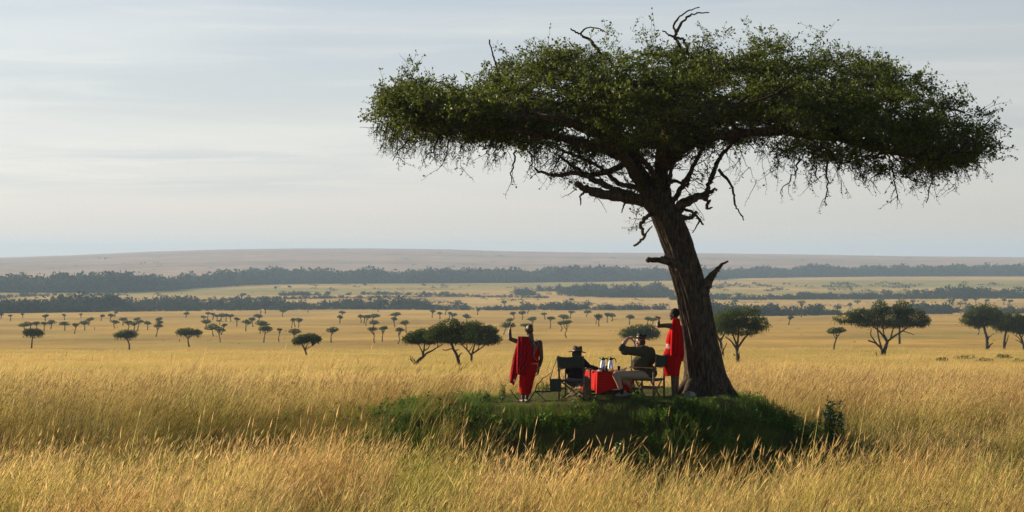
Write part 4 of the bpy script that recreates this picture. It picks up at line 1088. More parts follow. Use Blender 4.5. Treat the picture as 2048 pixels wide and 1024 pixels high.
STEEL = mat('polished_steel', (0.80, 0.79, 0.80), 0.16, metal=1.0)
PLASTIC = mat('black_plastic', (0.010, 0.010, 0.011), 0.35, spec=.5)
CHINA = mat('white_china', (0.78, 0.77, 0.74), 0.25, spec=.5)
GLASS = mat('clear_glass', (0.95, 0.96, 0.96), 0.03, spec=.5)
GLASS.node_tree.nodes['Principled BSDF'].inputs['Transmission Weight'].default_value = 1.0
JUICE = mat('orange_juice', (0.72, 0.32, 0.015), 0.3, spec=.4)
FRUIT = mat('yellow_fruit', (0.72, 0.50, 0.03), 0.5, spec=.3)
ROCKM = mat('pale_stone', (0.30, 0.26, 0.21), 0.9, noise=(9, (0.16, 0.12, 0.09), .4, .65), bump=(20, .7, .03))

PY = 54.0
def q3(px, py, dy=0.0): return P(px, py, PY + dy)
def ring_loft(mb, rings, n=48, fold=0.0, nf=9, seed=0, tw_=0.0, thick=0.012, cap_rows=6):
    """rings: (py, left px, right px, half depth m, dy) -> garment tube with vertical folds growing downwards"""
    r = np.asarray(rings, float); s = np.linspace(0, len(r) - 1, (len(r) - 1) * cap_rows + 1)
    r = np.stack([np.interp(s, np.arange(len(r)), r[:, c]) for c in range(5)], -1)
    for _ in range(3): r[1:-1] = (r[:-2] + 2 * r[1:-1] + r[2:]) / 4
    th = np.arange(n) / n * 2 * math.pi
    rows = []
    ph = np.random.default_rng(seed).uniform(0, 6.28, 4)
    for i, (py, l, rt, ry, dy) in enumerate(r):
        v = i / (len(r) - 1)
        c = q3((l + rt) / 2, py, dy); rx = (rt - l) / 2 / F * (PY + dy)
        f = 1 + fold * (0.25 + v) * (np.sin(nf * th + ph[0] + tw_ * v * 3) + .6 * np.sin((nf * 1.6) // 1 * th + ph[1] - v) + .4 * np.sin(3 * th + ph[2] + 2 * v))
        rows.append(np.stack([c[0] + rx * f * np.cos(th), c[1] + ry * f * np.sin(th), np.full(n, c[2]) + (.01 * np.sin(4 * th + ph[3]) * v)], -1))
    return mb.grid(np.array(rows), closed_u=True, thick=thick)
def drape(mb, left, right, nu=22, nv=36, bulge=.06, fold=.016, nf=4.5, seed=0, thick=.012):
    """hanging cloth panel between two edge polylines of (px, py, dy)"""
    Lq = smooth_path([q3(*p) for p in left], nv, 2); Rq = smooth_path([q3(*p) for p in right], nv, 2)
    u = np.linspace(0, 1, nu)[None, :, None]; v = np.linspace(0, 1, nv)[:, None]
    G = Lq[:, None] * (1 - u) + Rq[:, None] * u
    ph = np.random.default_rng(seed).uniform(0, 6.28, 3)
    U = u[..., 0]
    w_ = fold * (0.3 + v) * (np.sin(U * nf * 6.28 + ph[0] + v * 1.5) + .5 * np.sin(U * nf * 11 + ph[1] - v * 2)) + bulge * 4 * U * (1 - U)
    G[..., 1] -= w_
    G[..., 2] += .012 * np.sin(U * 9 + ph[2]) * v
    return mb.grid(G, thick=thick)

def hand(mb, w, d, nrm, thumb=1, curl=.6, size=1.0, spread=.12):
    """palm and five fingers: w wrist, d finger direction, nrm palm normal (fingers curl towards it), thumb=+1/-1 side"""
    w, d, nrm = [np.asarray(v, float) for v in (w, d, nrm)]
    d /= np.linalg.norm(d); nrm -= d * nrm.dot(d); nrm /= np.linalg.norm(nrm); s = np.cross(d, nrm) * thumb
    S = size
    for k, o in enumerate((.030, .010, -.010, -.029)):
        kn = w + (d * (.090 - .006 * abs(k - 1)) + s * o) * S
        mb.capsule(w + s * o * .6 * S, .017 * S, kn, .0125 * S, 10)
        L_ = (.080, .088, .082, .064)[k] * S
        dd = d + s * spread * (1.5 - k) * .4; dd /= np.linalg.norm(dd)
        p = kn; a = curl * (.8 + .15 * k)
        for f, r0, r1 in ((.45, .0105, .0095), (.32, .0095, .0085), (.23, .0085, .0075)):
            dd = dd * math.cos(a) + nrm * math.sin(a); dd /= np.linalg.norm(dd)
            e = p + dd * L_ * f; mb.capsule(p, r0 * S, e, r1 * S, 8); p = e
            # keep curling in the plane of dd and the palm normal
            nn = np.cross(s, dd); nrm2 = nn if nn.dot(nrm) > 0 else -nn
            dd = dd; nrm = nrm * .5 + nrm2 * .5; nrm /= np.linalg.norm(nrm)
    t0 = w + (d * .028 + s * .026) * S; t1 = t0 + (d * .035 + s * .032 + nrm * .012) * S; t2 = t1 + (d * .034 + s * .008 + nrm * .014) * S
    mb.capsule(t0, .0155 * S, t1, .012 * S, 10); mb.capsule(t1, .012 * S, t2, .009 * S, 10)

def head(mb, c, face, up=(0, 0, 1), s=1.0):
    """skull, jaw, nose, brow, lips, ears; c = centre of the skull; face = direction"""
    c = np.asarray(c, float); f = np.asarray(face, float); f /= np.linalg.norm(f); u = np.asarray(up, float); u -= f * u.dot(f); u /= np.linalg.norm(u); l = np.cross(u, f)
    M = np.stack([f, l, u], 1)
    def e(off, r):
        b = MB(); b.ell((0, 0, 0), np.array(r) * s); V = b.V[0] @ M.T + c + M @ (np.array(off) * s); mb.add(V, b.Q[0], b.T[0])
    e((-.012, 0, .018), (.098, .076, .098)); e((.022, 0, -.055), (.066, .058, .068)); e((.058, 0, -.098), (.030, .032, .024))
    e((.080, 0, .022), (.018, .050, .014)); e((.094, 0, -.030), (.020, .015, .016)); e((.088, 0, -.008), (.012, .009, .030))
    e((.082, 0, -.066), (.016, .026, .007)); e((.080, 0, -.079), (.015, .022, .007))
    for k in (-1, 1):
        e((-.008, k * .079, -.022), (.020, .011, .033)); e((.066, k * .042, -.030), (.020, .020, .018))
    return M
def eyes(c, M, parent, s=1.0):
    m_ = MB()
    for k in (-1, 1): m_.ell(c + M @ (np.array((.079, k * .031, -.002)) * s), (.010, .010, .007), None, 10, 6)
    m_.build('eyes', EYE_W, parent, True)

# ------------------------------------------------------------------ standing man seen from behind, left of the chairs
PY = 53.9
m1 = thing('person', (*q3(1050, 804)[:2], float(gz(*q3(1050, 804)[:2]))), 'standing person with shaved head and checked red blanket, seen from behind, arm raised', 'person')
gz1 = float(gz(q3(1050, 804)[0], PY))
b = MB()
hc = q3(1058.8, 659.5); M = head(b, hc, (-.45, .89, -.05), s=1.0)
b.capsule(q3(1061, 668), .058, q3(1062.5, 684), .066)
b.capsule(q3(1047, 688), .072, q3(1077, 689), .072)
b.ell(q3(1062.5, 702), (.175, .115, .20)); b.ell(q3(1064, 722), (.145, .105, .15)); b.ell(q3(1060, 740), (.165, .12, .13))
b.ell(q3(1069, 696, -.06), (.07, .05, .09)); b.ell(q3(1055, 696, -.06), (.07, .05, .09))
for k in (0,):
    b.capsule(q3(1079, 686), .066, q3(1081.5, 702), .050); b.capsule(q3(1081.5, 702), .050, q3(1083, 716, .01), .042)
    b.capsule(q3(1083, 716, .01), .043, q3(1081, 725, .03), .041); b.capsule(q3(1081, 725, .03), .041, q3(1077.6, 737, .05), .028)
hand(b, q3(1077.4, 738, .05), (-.12, .1, -1), (-.8, -.3, 0), 1, .38)
b.capsule(q3(1045, 686), .068, q3(1034, 682.5, .03), .052); b.capsule(q3(1034, 682.5, .03), .052, q3(1020.5, 678, .05), .041)
b.capsule(q3(1020.5, 678, .05), .042, q3(1019.5, 668, .09), .041); b.capsule(q3(1019.5, 668, .09), .041, q3(1020, 659, .13), .028)
hand(b, q3(1020.2, 658, .13), (.18, .12, 1), (.9, .2, .1), -1, .72)
for (a, k, f, dy) in ((1054, 1049.5, 1045.5, 0), (1063, 1057.5, 1053.5, .08)):
    fz = gz1 + .05
    kn = q3(k, 770, dy); an = q3(f, 799, dy - .02); an[2] = gz1 + .10
    b.capsule(q3(a, 745, dy), .085, kn, .056); b.capsule(kn, .056, (kn * .6 + an * .4), .052); b.capsule((kn * .6 + an * .4), .052, an, .034)
    toe = an + np.array([-.07, .17, -.06]); b.capsule(an + [0.01, -.04, -.055], .034, toe, .026)
remeshed(b, 'body', SKIN_D, m1, .006, 3)
eyes(hc, M, m1)
g = MB(); ring_loft(g, [(722, 1050, 1076.5, .135, 0), (735, 1044, 1074.5, .16, 0), (750, 1040, 1070, .17, 0), (765, 1038.5, 1066, .17, .01), (778, 1038.5, 1063, .16, .01), (788, 1041, 1060, .14, .01)], fold=.028, nf=7, seed=3)
g.build('skirt', RED, m1, True)
g = MB(); ring_loft(g, [(692, 1045.5, 1077, .135, 0), (702, 1045, 1078.5, .142, 0), (714, 1047, 1077.5, .138, 0), (727, 1049.5, 1076, .138, 0)], fold=.012, nf=6, seed=4)
g.build('tunic', RED, m1, True)
g = MB(); drape(g, [(1040, 676, .12), (1036.5, 672.5, -.02), (1035, 685, -.13), (1034.2, 705, -.15), (1033.8, 728, -.15), (1034.6, 748, -.13)],
      [(1053, 677, .12), (1056.5, 672.5, -.03), (1062, 688, -.14), (1065, 703, -.16), (1060.5, 722, -.18), (1049, 751, -.15)], bulge=.05, seed=5)
g.build('blanket', SHUKA, m1, True)
g = MB(); drape(g, [(1037, 677, .02), (1031.5, 695, .03), (1026, 715, .04), (1021.5, 742, .04), (1019.6, 764, .04)],
      [(1040, 677, .02), (1039, 697, .02), (1038, 720, .02), (1036, 748, .03), (1027, 770, .04)], bulge=.03, fold=.02, nf=2.2, seed=6, nu=14)
o = g.build('blanket_tail', SHUKA, m1, True)
tg = MB(); tg.ell(q3(1028.5, 761, -.01), (.018, .008, .028)); tg.build('tassel', CHINA, o, True)
for pts, nm in (([(1064, 674, .0), (1068.5, 682, -.135), (1068.5, 700, -.165), (1066.5, 713, -.165)], 'bead_string'), ([(1072, 679, 0), (1077.5, 683, -.08), (1073, 698, -.165), (1066.5, 713, -.165), (1074, 722, -.14)], 'bead_string'),
                ([(1060, 675, -.05), (1071.5, 690, -.15), (1068, 706, -.168)], 'bead_string')):
    g = MB(); g.tube(smooth_path([q3(*p) for p in pts], 30, 2), .0085, 6); g.build(nm, BEADS, m1, True)
g = MB(); ring_loft(g, [(725.2, 1049, 1077.2, .146, 0), (728.6, 1048.6, 1077.2, .148, 0)], thick=.01); g.build('belt', BELT, m1, True)
g = MB(); g.tube([q3(1077.9, 734.2, .045), q3(1077.7, 736.2, .05)], .036, 14); g.build('bracelet', SILVER, m1, True)

# ------------------------------------------------------------------ standing man by the trunk
PY = 53.95
g2 = float(gz(q3(1348, 793)[0], PY))
m2 = thing('person', (*q3(1348, 793)[:2], g2), 'standing person in plain scarlet cloth and beaded belt beside the trunk, arm stretched out', 'person')
b = MB(); hc = q3(1348.4, 628.2); M = head(b, hc, (-.93, .35, .0), s=1.06)
b.capsule(q3(1350.5, 637), .057, q3(1350, 650), .064)
b.capsule(q3(1344, 654, -.11), .068, q3(1358, 655, .13), .068)
b.ell(q3(1350.5, 668), (.135, .155, .21)); b.ell(q3(1349, 690), (.12, .14, .15)); b.ell(q3(1347.5, 708), (.15, .15, .14))
b.capsule(q3(1343, 652, -.14), .062, q3(1331, 651, -.16), .049); b.capsule(q3(1331, 651, -.16), .049, q3(1317, 652, -.15), .041)
b.capsule(q3(1317, 652, -.15), .042, q3(1316.8, 647.5, -.13), .038); b.capsule(q3(1316.8, 647.5, -.13), .038, q3(1317.5, 643.5, -.11), .03)
hand(b, q3(1317.8, 643, -.11), (-.25, .1, .9), (-.7, -.2, -.1), 1, .85, 1.05)
b.capsule(q3(1360, 656, .15), .060, q3(1364, 685, .17), .045); b.capsule(q3(1364, 685, .17), .044, q3(1362, 708, .15), .03)
hand(b, q3(1361.8, 709, .15), (-.1, .0, -1), (-.5, .6, 0), 1, .4)
for hx, kx, fx, dy in ((1346, 1347, 1347, -.06), (1352, 1353, 1352.5, .09)):
    an = q3(fx, 791, dy); an[2] = g2 + .085; kn = q3(kx, 757, dy)
    b.capsule(q3(hx, 715, dy), .09, kn, .058); b.capsule(kn, .056, kn * .62 + an * .38, .054); b.capsule(kn * .62 + an * .38, .054, an, .034)
    b.capsule(an + [.03, 0, -.045], .036, an + [-.15, .05, -.06], .025)
remeshed(b, 'body', SKIN_D, m2, .006, 3); eyes(hc, M, m2, 1.06)
hb = MB(); hb.ell(hc + M @ np.array((-.022, 0, .030)), (.104, .104, .100)); hb.build('hair', HAIR_D, m2, True)
g = MB(); ring_loft(g, [(693, 1334, 1362, .135, 0), (705, 1328, 1364, .17, 0), (715, 1325.5, 1365, .185, 0), (728, 1327, 1362, .18, 0), (740, 1328.5, 1359, .165, 0), (751.5, 1330, 1358, .15, 0)], fold=.034, nf=8, seed=13)
g.build('skirt', RED, m2, True)
g = MB(); ring_loft(g, [(657, 1340.5, 1363, .15, .01), (668, 1335.5, 1364.5, .165, 0), (682, 1332, 1364, .16, 0), (694, 1333.6, 1362, .14, 0)], fold=.022, nf=7, seed=14)
g.build('tunic', REDD, m2, True)
g = MB(); drape(g, [(1345, 641, .10), (1345.5, 636.6, -.05), (1343.6, 650, -.2), (1342, 680, -.2), (1341, 700, -.2), (1340.8, 712, -.19)],
      [(1360, 641, .10), (1359.5, 637, -.04), (1362, 655, -.16), (1363.5, 685, -.18), (1364.6, 705, -.18), (1365.5, 714, -.17)], bulge=.035, fold=.022, nf=3.2, seed=15)
g.build('shoulder_cloth', REDD, m2, True)
g = MB(); drape(g, [(1352, 660, .14), (1356, 690, .16), (1358, 708, .16), (1357, 719, .16)], [(1364, 655, .14), (1367, 680, .16), (1368, 705, .16), (1366.5, 724, .16)], seed=16, nu=12)
g.build('back_cloth', RED, m2, True)
g = MB(); ring_loft(g, [(687.5, 1332.4, 1363, .152, 0), (692, 1332.6, 1362.6, .150, 0), (698, 1332.6, 1362.6, .154, 0)], thick=.012); g.build('belt', BELT, m2, True)
g = MB(); g.tube(smooth_path([q3(1343, 648, -.19), q3(1342.2, 656, -.19), q3(1346, 664, -.2), q3(1352, 656, -.18)], 24, 2), .007, 6); g.build('bead_string', BEADS, m2, True)

# ------------------------------------------------------------------ folding chairs
def director_chair(name, label, centre, rotz, pocket=False, s=1.0):
    gz_ = float(gz(centre[0], centre[1]))
    t = thing(name, (centre[0], centre[1], gz_), label, 'chair', 'folding canvas chairs at the picnic')
    ca, sa = math.cos(rotz), math.sin(rotz)
    def T(x, y, z): return np.array([centre[0] + s * (x * ca - y * sa), centre[1] + s * (x * sa + y * ca), gz_ + s * z])
    U = np.array([0, 0, 1.0]); fw = np.array([-sa, ca, 0])
    for sx in (-1, 1):
        for sy in (-1, 1):
            m_ = MB(); m_.bar(T(sx * .28, sy * .26, -.03), T(sx * .28, sy * .26, .645), .034, .036, fw); m_.build('leg', WOOD, t)
        m_ = MB(); G = []
        for k in range(9):   # shaped armrest
            f = k / 8; y = -.33 + .68 * f; w_ = .045 + .018 * math.sin(f * math.pi); z = .66 + .012 * math.sin(f * 3)
            G.append([T(sx * .28 - w_ / 2, y, z), T(sx * .28 + w_ / 2, y, z)])
        m_.grid(np.array(G), thick=.024); m_.build('armrest', WOOD, t)
        m_ = MB(); m_.bar(T(sx * .28, -.243, .235), T(sx * .28, .243, .235), .024, .036); m_.build('side_rail', WOOD, t)
        m_ = MB(); m_.bar(T(sx * .255, -.25, .405), T(sx * .255, .25, .405), .03, .034); m_.build('seat_rail', WOOD, t)
        m_ = MB(); m_.bar(T(sx * .28, -.29, .62), T(sx * .283, -.335, .965), .030, .034, fw); m_.build('back_post', WOOD, t)
    for sy in (-1, 1):
        for d in (-1, 1):
            m_ = MB(); m_.bar(T(-d * .255, sy * (.20 + .02 * d), .02), T(d * .245, sy * (.20 + .02 * d), .39), .034, .018, fw); m_.build('cross_brace', WOOD, t)
    G = np.array([[T(x, y, .425 - .045 * (1 - (x / .27) ** 2)) for x in np.linspace(-.27, .27, 13)] for y in np.linspace(-.24, .24, 9)])
    m_ = MB(); m_.grid(G, thick=.012); m_.build('seat', CANVAS, t, True)
    G = np.array([[T(x, -.30 - .05 * (1 - (x / .29) ** 2) - .12 * (z - .66) - .02, z - .012 * (1 - (x / .3) ** 2) * (z - .66) * 8 * .5 + .006 * math.sin(x * 14)) for x in np.linspace(-.30, .30, 19)] for z in np.linspace(.70, .955, 10)])
    m_ = MB(); m_.grid(G, thick=.012); m_.build('backrest', CANVAS, t, True)
    if pocket:
        G = np.array([[T(x, -.325 - .012 * math.sin(x * 20) - .03 * (z < .2), z + .006 * math.sin(x * 16)) for x in np.linspace(-.47, -.21, 11)] for z in np.linspace(.19, .46, 10)])
        m_ = MB(); m_.grid(G, thick=.03); pk = m_.build('side_pocket', CANVAS, t, True)
        m_ = MB(); m_.tube([T(-.285, -.35, .95), T(-.38, -.345, .70), T(-.465, -.335, .44)], .008, 6)
        m_.tube([T(-.285, -.35, .95), T(-.27, -.345, .70), T(-.225, -.335, .44)], .006, 6)
        m_.build('strap', CANVAS, pk)
    return T
c2x = (1141 - CX) / F * 53.35; 
T2 = director_chair('folding_chair', 'folding chair seen from behind with a canvas pouch hanging from its side', (c2x + .09, 53.42), R(-17), True, 0.98)
T3 = director_chair('folding_chair', 'folding chair in side view under the man with the black hat', ((1295.5 - CX) / F * 53.85, 53.85), R(63), False, 1.0)

# ------------------------------------------------------------------ table, cloth and tableware
A25 = R(25); tc0 = np.array([(1195.5 - CX) / F * 54.05, 54.05]); ex = np.array([math.cos(A25), math.sin(A25)]); ey = np.array([-math.sin(A25), math.cos(A25)])
TW, TD = .86, .72
tcn = tc0 + ex * TW / 2 + ey * TD / 2
tgz = float(gz(*tcn))
TB = lambda x, y, z: np.array([*(tcn + ex * x + ey * y), tgz + z])
TZ = .545
tb = thing('folding_table', (*tcn, tgz), 'dark slatted wooden folding table hidden under the red cloth', 'table')
for k in range(7):
    m_ = MB(); y_ = -TD / 2 + .06 + k * .1; m_.bar(TB(-TW / 2 + .02, y_, TZ - .025), TB(TW / 2 - .02, y_, TZ - .025), .08, .022); m_.build('slat', WOODD, tb)
for sx in (-1, 1):
    for d in (-1, 1):
        m_ = MB(); m_.bar(TB(sx * .36 + .02 * d, -d * .30, -.03), TB(sx * .36 + .02 * d, d * .27, TZ - .04), .04, .03, (*ex, 0)); m_.build('leg', WOODD, tb)
for y_, z_ in ((-.30, .085), (.30, .085), (-.27, .015), (.27, .015)):
    m_ = MB(); m_.bar(TB(-.44, y_, z_), TB(.44, y_, z_), .04, .045); m_.build('stretcher', WOODD, tb)
per = []
N_ = 160
for i in range(N_):       # rounded rectangle perimeter
    a = i / N_ * 4; k = int(a); f = a - k
    c4 = [(-1, -1), (1, -1), (1, 1), (-1, 1)]
    p, n_ = c4[k], c4[(k + 1) % 4]
    per.append(((p[0] * (1 - f) + n_[0] * f) * TW / 2, (p[1] * (1 - f) + n_[1] * f) * TD / 2))
per = np.array(per)
rows = []
for s in (0.0, .4, .8, .97):
    rows.append(np.array([TB(x * s, y * s, TZ) for x, y in per]))
for k in range(14):
    v = k / 13
    ph = np.arange(N_) / N_ * 2 * math.pi
    corner = (np.abs(per[:, 0]) / (TW / 2) * np.abs(per[:, 1]) / (TD / 2)) ** 3
    outw = .008 + .035 * v * (.4 + .9 * corner) + .012 * v * np.sin(ph * 15) + .008 * v * np.sin(ph * 23 + 1)
    sc_ = 1 + outw[:, None] / np.array([TW / 2, TD / 2])
    drop = TZ - .004 - v * (.40 + .03 * np.sin(ph * 5 + .6) + .05 * corner)
    rows.append(np.array([TB(x * a, y * b_, z) for (x, y), (a, b_), z in zip(per, sc_, drop)]))
m_ = MB(); m_.grid(np.array(rows), closed_u=True, thick=.006)
tag(m_.build('tablecloth', PLAID, None, True), 'red striped cloth draped over the picnic table', 'tablecloth')
def on_table(px, dy): 
    Y = 54.3 + dy; return np.array([(px - CX) / F * Y, Y, tgz + TZ + .006])
def flask(px, dy, ang, lab):
    c = on_table(px, dy); t = thing('vacuum_flask', c, lab, 'flask', 'steel vacuum flasks on the picnic table')
    m_ = MB(); m_.lathe([(0, 0), (.066, 0), (.070, .01), (.070, .06), (.062, .13), (.050, .19), (.041, .225), (.040, .24)], c, 32); m_.build('flask_body', STEEL, t, True)
    m_ = MB(); m_.lathe([(.040, .236), (.046, .245), (.047, .262), (.040, .280), (.020, .290), (.012, .305), (.014, .315), (0, .318)], c, 24)
    d = np.array([math.cos(ang), math.sin(ang), 0])
    m_.capsule(c - d * .03 + [0, 0, .268], .016, c - d * .075 + [0, 0, .285], .010, 10); m_.build('lid', PLASTIC, t, True)
    m_ = MB(); m_.tube(smooth_path([c + d * .036 + [0, 0, .272], c + d * .085 + [0, 0, .278], c + d * .112 + [0, 0, .24], c + d * .118 + [0, 0, .18]], 20, 2), np.linspace(.013, .009, 20), 10); m_.build('handle', PLASTIC, t, True)
flask(1206, .05, -.3, 'steel vacuum flask with black lid, the left one of two, by the woman\'s hand')
flask(1221.5, .15, -.3, 'steel vacuum flask with black lid, the right one beside the juice glass')
c = on_table(1237.8, .1); t = thing('juice_glass', c, 'small glass half full of orange juice right of the flasks', 'glass')
m_ = MB(); m_.lathe([(.028, 0), (.030, .004), (.035, .11), (.0335, .11), (.0285, .008), (0, .008)], c, 24); m_.build('tumbler', GLASS, t, True)
m_ = MB(); m_.lathe([(0, .010), (.0280, .010), (.0305, .06), (0, .06)], c, 24); m_.build('juice', JUICE, t, True)
c = on_table(1180, -.02); t = thing('juice_jug', c, 'short glass of orange juice at the left table edge near the woman', 'glass')
m_ = MB(); m_.lathe([(.038, 0), (.040, .004), (.044, .10), (.0425, .10), (.0385, .008), (0, .008)], c, 24); m_.build('tumbler', GLASS, t, True)
m_ = MB(); m_.lathe([(0, .010), (.0375, .010), (.041, .085), (0, .085)], c, 24); m_.build('juice', JUICE, t, True)
c = on_table(1246.5, .12); m_ = MB(); m_.lathe([(0, .0), (.034, .0), (.05, .02), (.060, .05), (.057, .05), (.046, .022), (0, .01)], c, 28)
tag(m_.build('bowl', CHINA, None, True), 'white bowl beside the juice glass and the armrest', 'bowl')
c = on_table(1199.5, -.18); t = thing('cup', c, 'white cup on its saucer under the woman\'s hand', 'cup')
m_ = MB(); m_.lathe([(0, 0), (.03, 0), (.075, .012), (.074, .016), (.03, .006), (0, .006)], c, 28); m_.build('saucer', CHINA, t, True)
m_ = MB(); m_.lathe([(0, .008), (.026, .008), (.040, .035), (.043, .065), (.040, .065), (.036, .036), (0, .014)], c, 24); m_.build('cup_bowl', CHINA, t, True)
c = on_table(1219, -.12); t = thing('fruit_plate', c, 'white plate with yellow fruit pieces in front of the flasks', 'plate')
m_ = MB(); m_.lathe([(0, 0), (.05, 0), (.11, .014), (.109, .018), (.05, .006), (0, .006)], c, 32); m_.build('plate', CHINA, t, True)
for a, rr, s in ((.4, .055, .028), (2.2, .05, .026), (3.6, .06, .03), (5.2, .05, .027), (1.2, .01, .03)):
    m_ = MB(); m_.ell(c + [rr * math.cos(a), rr * math.sin(a), .022], (s * 1.2, s * .9, s * .75), (.3, .2, a)); m_.build('fruit_piece', FRUIT, t, True)
c = on_table(1210, -.22); t = thing('binoculars', c, 'black binoculars stood on end in front of the left flask', 'binoculars')
for k in (-1, 1):
    o = c + np.array([k * .033, 0, 0]); m_ = MB(); m_.lathe([(0, 0), (.030, 0), (.031, .05), (.024, .075), (.020, .11), (.022, .13), (0, .13)], o, 20); m_.build('barrel', PLASTIC, t, True)
m_ = MB(); m_.bar(c + [-.03, 0, .05], c + [.03, 0, .05], .02, .03); m_.build('hinge', PLASTIC, t)
c = on_table(1187, .2); t = thing('sauce_bottle', c, 'slim pale bottle with brown cap at the left of the table', 'bottle')
m_ = MB(); m_.lathe([(0, 0), (.022, 0), (.023, .06), (.011, .085), (.010, .10), (0, .10)], c, 18); m_.build('bottle', CHINA, t, True)
m_ = MB(); m_.lathe([(.012, .098), (.0125, .135), (0, .137)], c, 14); m_.build('cap', LEATHER, t, True)

# ------------------------------------------------------------------ hats
def hat(parent, c, rx, ry, ch, cw, tilt, m_hat, band, curl=.03, yaw=0.0, pinch=.03):
    E_ = np.array(Euler((tilt[0], tilt[1], yaw)).to_matrix())
    n = 48; th = np.arange(n) / n * 2 * math.pi
    rows = []
    for s, z in ((1.0, 0), (.97, .006), (.8, .002), (.66, 0), (.55, .004)):
        k = 1 if s < .56 else s
        lift = curl * np.abs(np.sin(th)) ** 2 * max(0, (s - .6) / .4) - .012 * np.abs(np.cos(th)) * max(0, (s - .6) / .4)
        rows.append(np.stack([np.cos(th) * (cw + (rx - cw) * (s - .55) / .45), np.sin(th) * (cw * 1.12 + (ry - cw * 1.12) * (s - .55) / .45) * .94, z + lift], -1))
    for f, z in ((1.0, .02), (.98, .05), (.95, ch * .75), (.88, ch * .93), (.72, ch), (.4, ch * .97), (.05, ch * .95)):
        dent = pinch * np.exp(-(np.cos(th) * f / .45) ** 2) * (z > ch * .9) 
        rows.append(np.stack([np.cos(th) * cw * f, np.sin(th) * cw * 1.12 * f, np.full(n, z) - dent], -1))
    G = np.array(rows) @ E_.T + np.asarray(c)
    m_ = MB(); m_.grid(G, closed_u=True, thick=.006); o = m_.build('hat', m_hat, parent, True)
    rows = [np.stack([np.cos(th) * cw * 1.035, np.sin(th) * cw * 1.155, np.full(n, z)], -1) for z in (.008, .036)]
    m_ = MB(); m_.grid(np.array(rows) @ E_.T + np.asarray(c), closed_u=True, thick=.005); m_.build('hat_band', band, o, True)
    return o

# ------------------------------------------------------------------ seated man with the black hat
PY = 53.85
m3 = thing('person', (*q3(1290, 793)[:2], float(gz(*q3(1290, 793)[:2]))), 'seated person in olive shirt and beige shorts, hand to the brim of a black hat', 'person')
b = MB(); hc = q3(1280.5, 683.5); M = head(b, hc, (-.93, .32, -.03), s=1.02)
b.capsule(q3(1284, 692), .068, q3(1287, 702), .08)
b.ell(q3(1289, 722), (.17, .16, .30)); b.ell(q3(1292, 748), (.17, .18, .12))
b.capsule(q3(1284, 703, -.19), .07, q3(1246, 697, -.22), .05); b.capsule(q3(1244.5, 695, -.22), .050, q3(1249, 685, -.20), .046); b.capsule(q3(1249, 685, -.20), .046, q3(1256.5, 676, -.15), .031)
hand(b, q3(1257, 675.5, -.15), (.93, .25, .28), (.1, .2, -1), -1, .28)
b.capsule(q3(1288, 704, .2), .07, q3(1275, 728, .27), .05); b.capsule(q3(1275, 728, .27), .048, q3(1262, 734, .22), .032)
hand(b, q3(1261.5, 734, .22), (-1, .1, -.15), (0, 0, -1), 1, .3)
b.capsule(q3(1291, 750, -.10), .10, q3(1231, 750, -.17), .070); b.capsule(q3(1231, 751, -.17), .068, q3(1237.5, 765, -.17), .062); b.capsule(q3(1237.5, 765, -.17), .062, q3(1245, 790, -.16), .040)
b.capsule(q3(1291, 750, .12), .10, q3(1248, 754, .26), .07); b.capsule(q3(1248, 754, .26), .066, q3(1262, 772, .20), .06); b.capsule(q3(1262, 772, .20), .06, q3(1275, 786, .14), .04)
remeshed(b, 'body', SKIN_L, m3, .006, 3); eyes(hc, M, m3)
hb = MB(); hb.ell(hc + M @ np.array((-.035, 0, -.010)), (.082, .086, .078)); hb.build('hair', HAIR_B, m3, True)
b = MB()
b.ell(q3(1291, 716), (.19, .19, .27)); b.ell(q3(1284, 727), (.235, .19, .20)); b.ell(q3(1296, 745), (.20, .20, .17)); b.ell(q3(1301, 712, .02), (.12, .17, .20))
b.capsule(q3(1285, 701, -.13), .10, q3(1290, 702, .16), .10); b.capsule(q3(1285, 694, 0), .075, q3(1288, 700, 0), .11)
b.capsule(q3(1284, 704, -.18), .103, q3(1262, 702, -.20), .092); b.capsule(q3(1262, 702, -.20), .092, q3(1243.5, 697, -.22), .070); b.ell(q3(1250, 704, -.21), (.09, .08, .07)); b.capsule(q3(1243.5, 697, -.22), .070, q3(1245.6, 691.5, -.215), .062)
b.capsule(q3(1288, 706, .19), .098, q3(1275, 727, .26), .068)
sv = remeshed(b, 'shirt', OLIVE, m3, .008, 4)
v = np.zeros(len(sv.data.vertices) * 3, np.float32); sv.data.vertices.foreach_get('co', v); v = v.reshape(-1, 3)
nv = np.zeros(len(v) * 3, np.float32); sv.data.vertices.foreach_get('normal', nv); nv = nv.reshape(-1, 3)
wr_ = fbm(v[:, 0] * 9 + v[:, 2] * 6, v[:, 1] * 9, v[:, 2] * 9 - v[:, 0] * 5, 5, 2) - .5
sv.data.vertices.foreach_set('co', (v + nv * (.030 * wr_)[:, None]).astype(np.float32).ravel())
b = MB()
b.capsule(q3(1292, 750, -.09), .108, q3(1232.5, 749.5, -.17), .082); b.capsule(q3(1232.5, 749.5, -.17), .080, q3(1236, 757, -.17), .078)
b.capsule(q3(1292, 749, .12), .120, q3(1248, 754, .26), .088); b.capsule(q3(1248, 754, .26), .085, q3(1253, 763, .24), .08); b.ell(q3(1294, 752, .02), (.15, .2, .11))
remeshed(b, 'shorts', KHAKI, m3, .008, 3)
for a, c_, dy, dy2 in ((( 1242.5, 780), (1245.3, 791), -.165, -.16), ((1270, 779), (1275, 787), .16, .14)):
    m_ = MB(); m_.capsule(q3(*a, dy), .054, q3(*c_, dy2), .046); m_.build('sock', SOCK, m3, True)
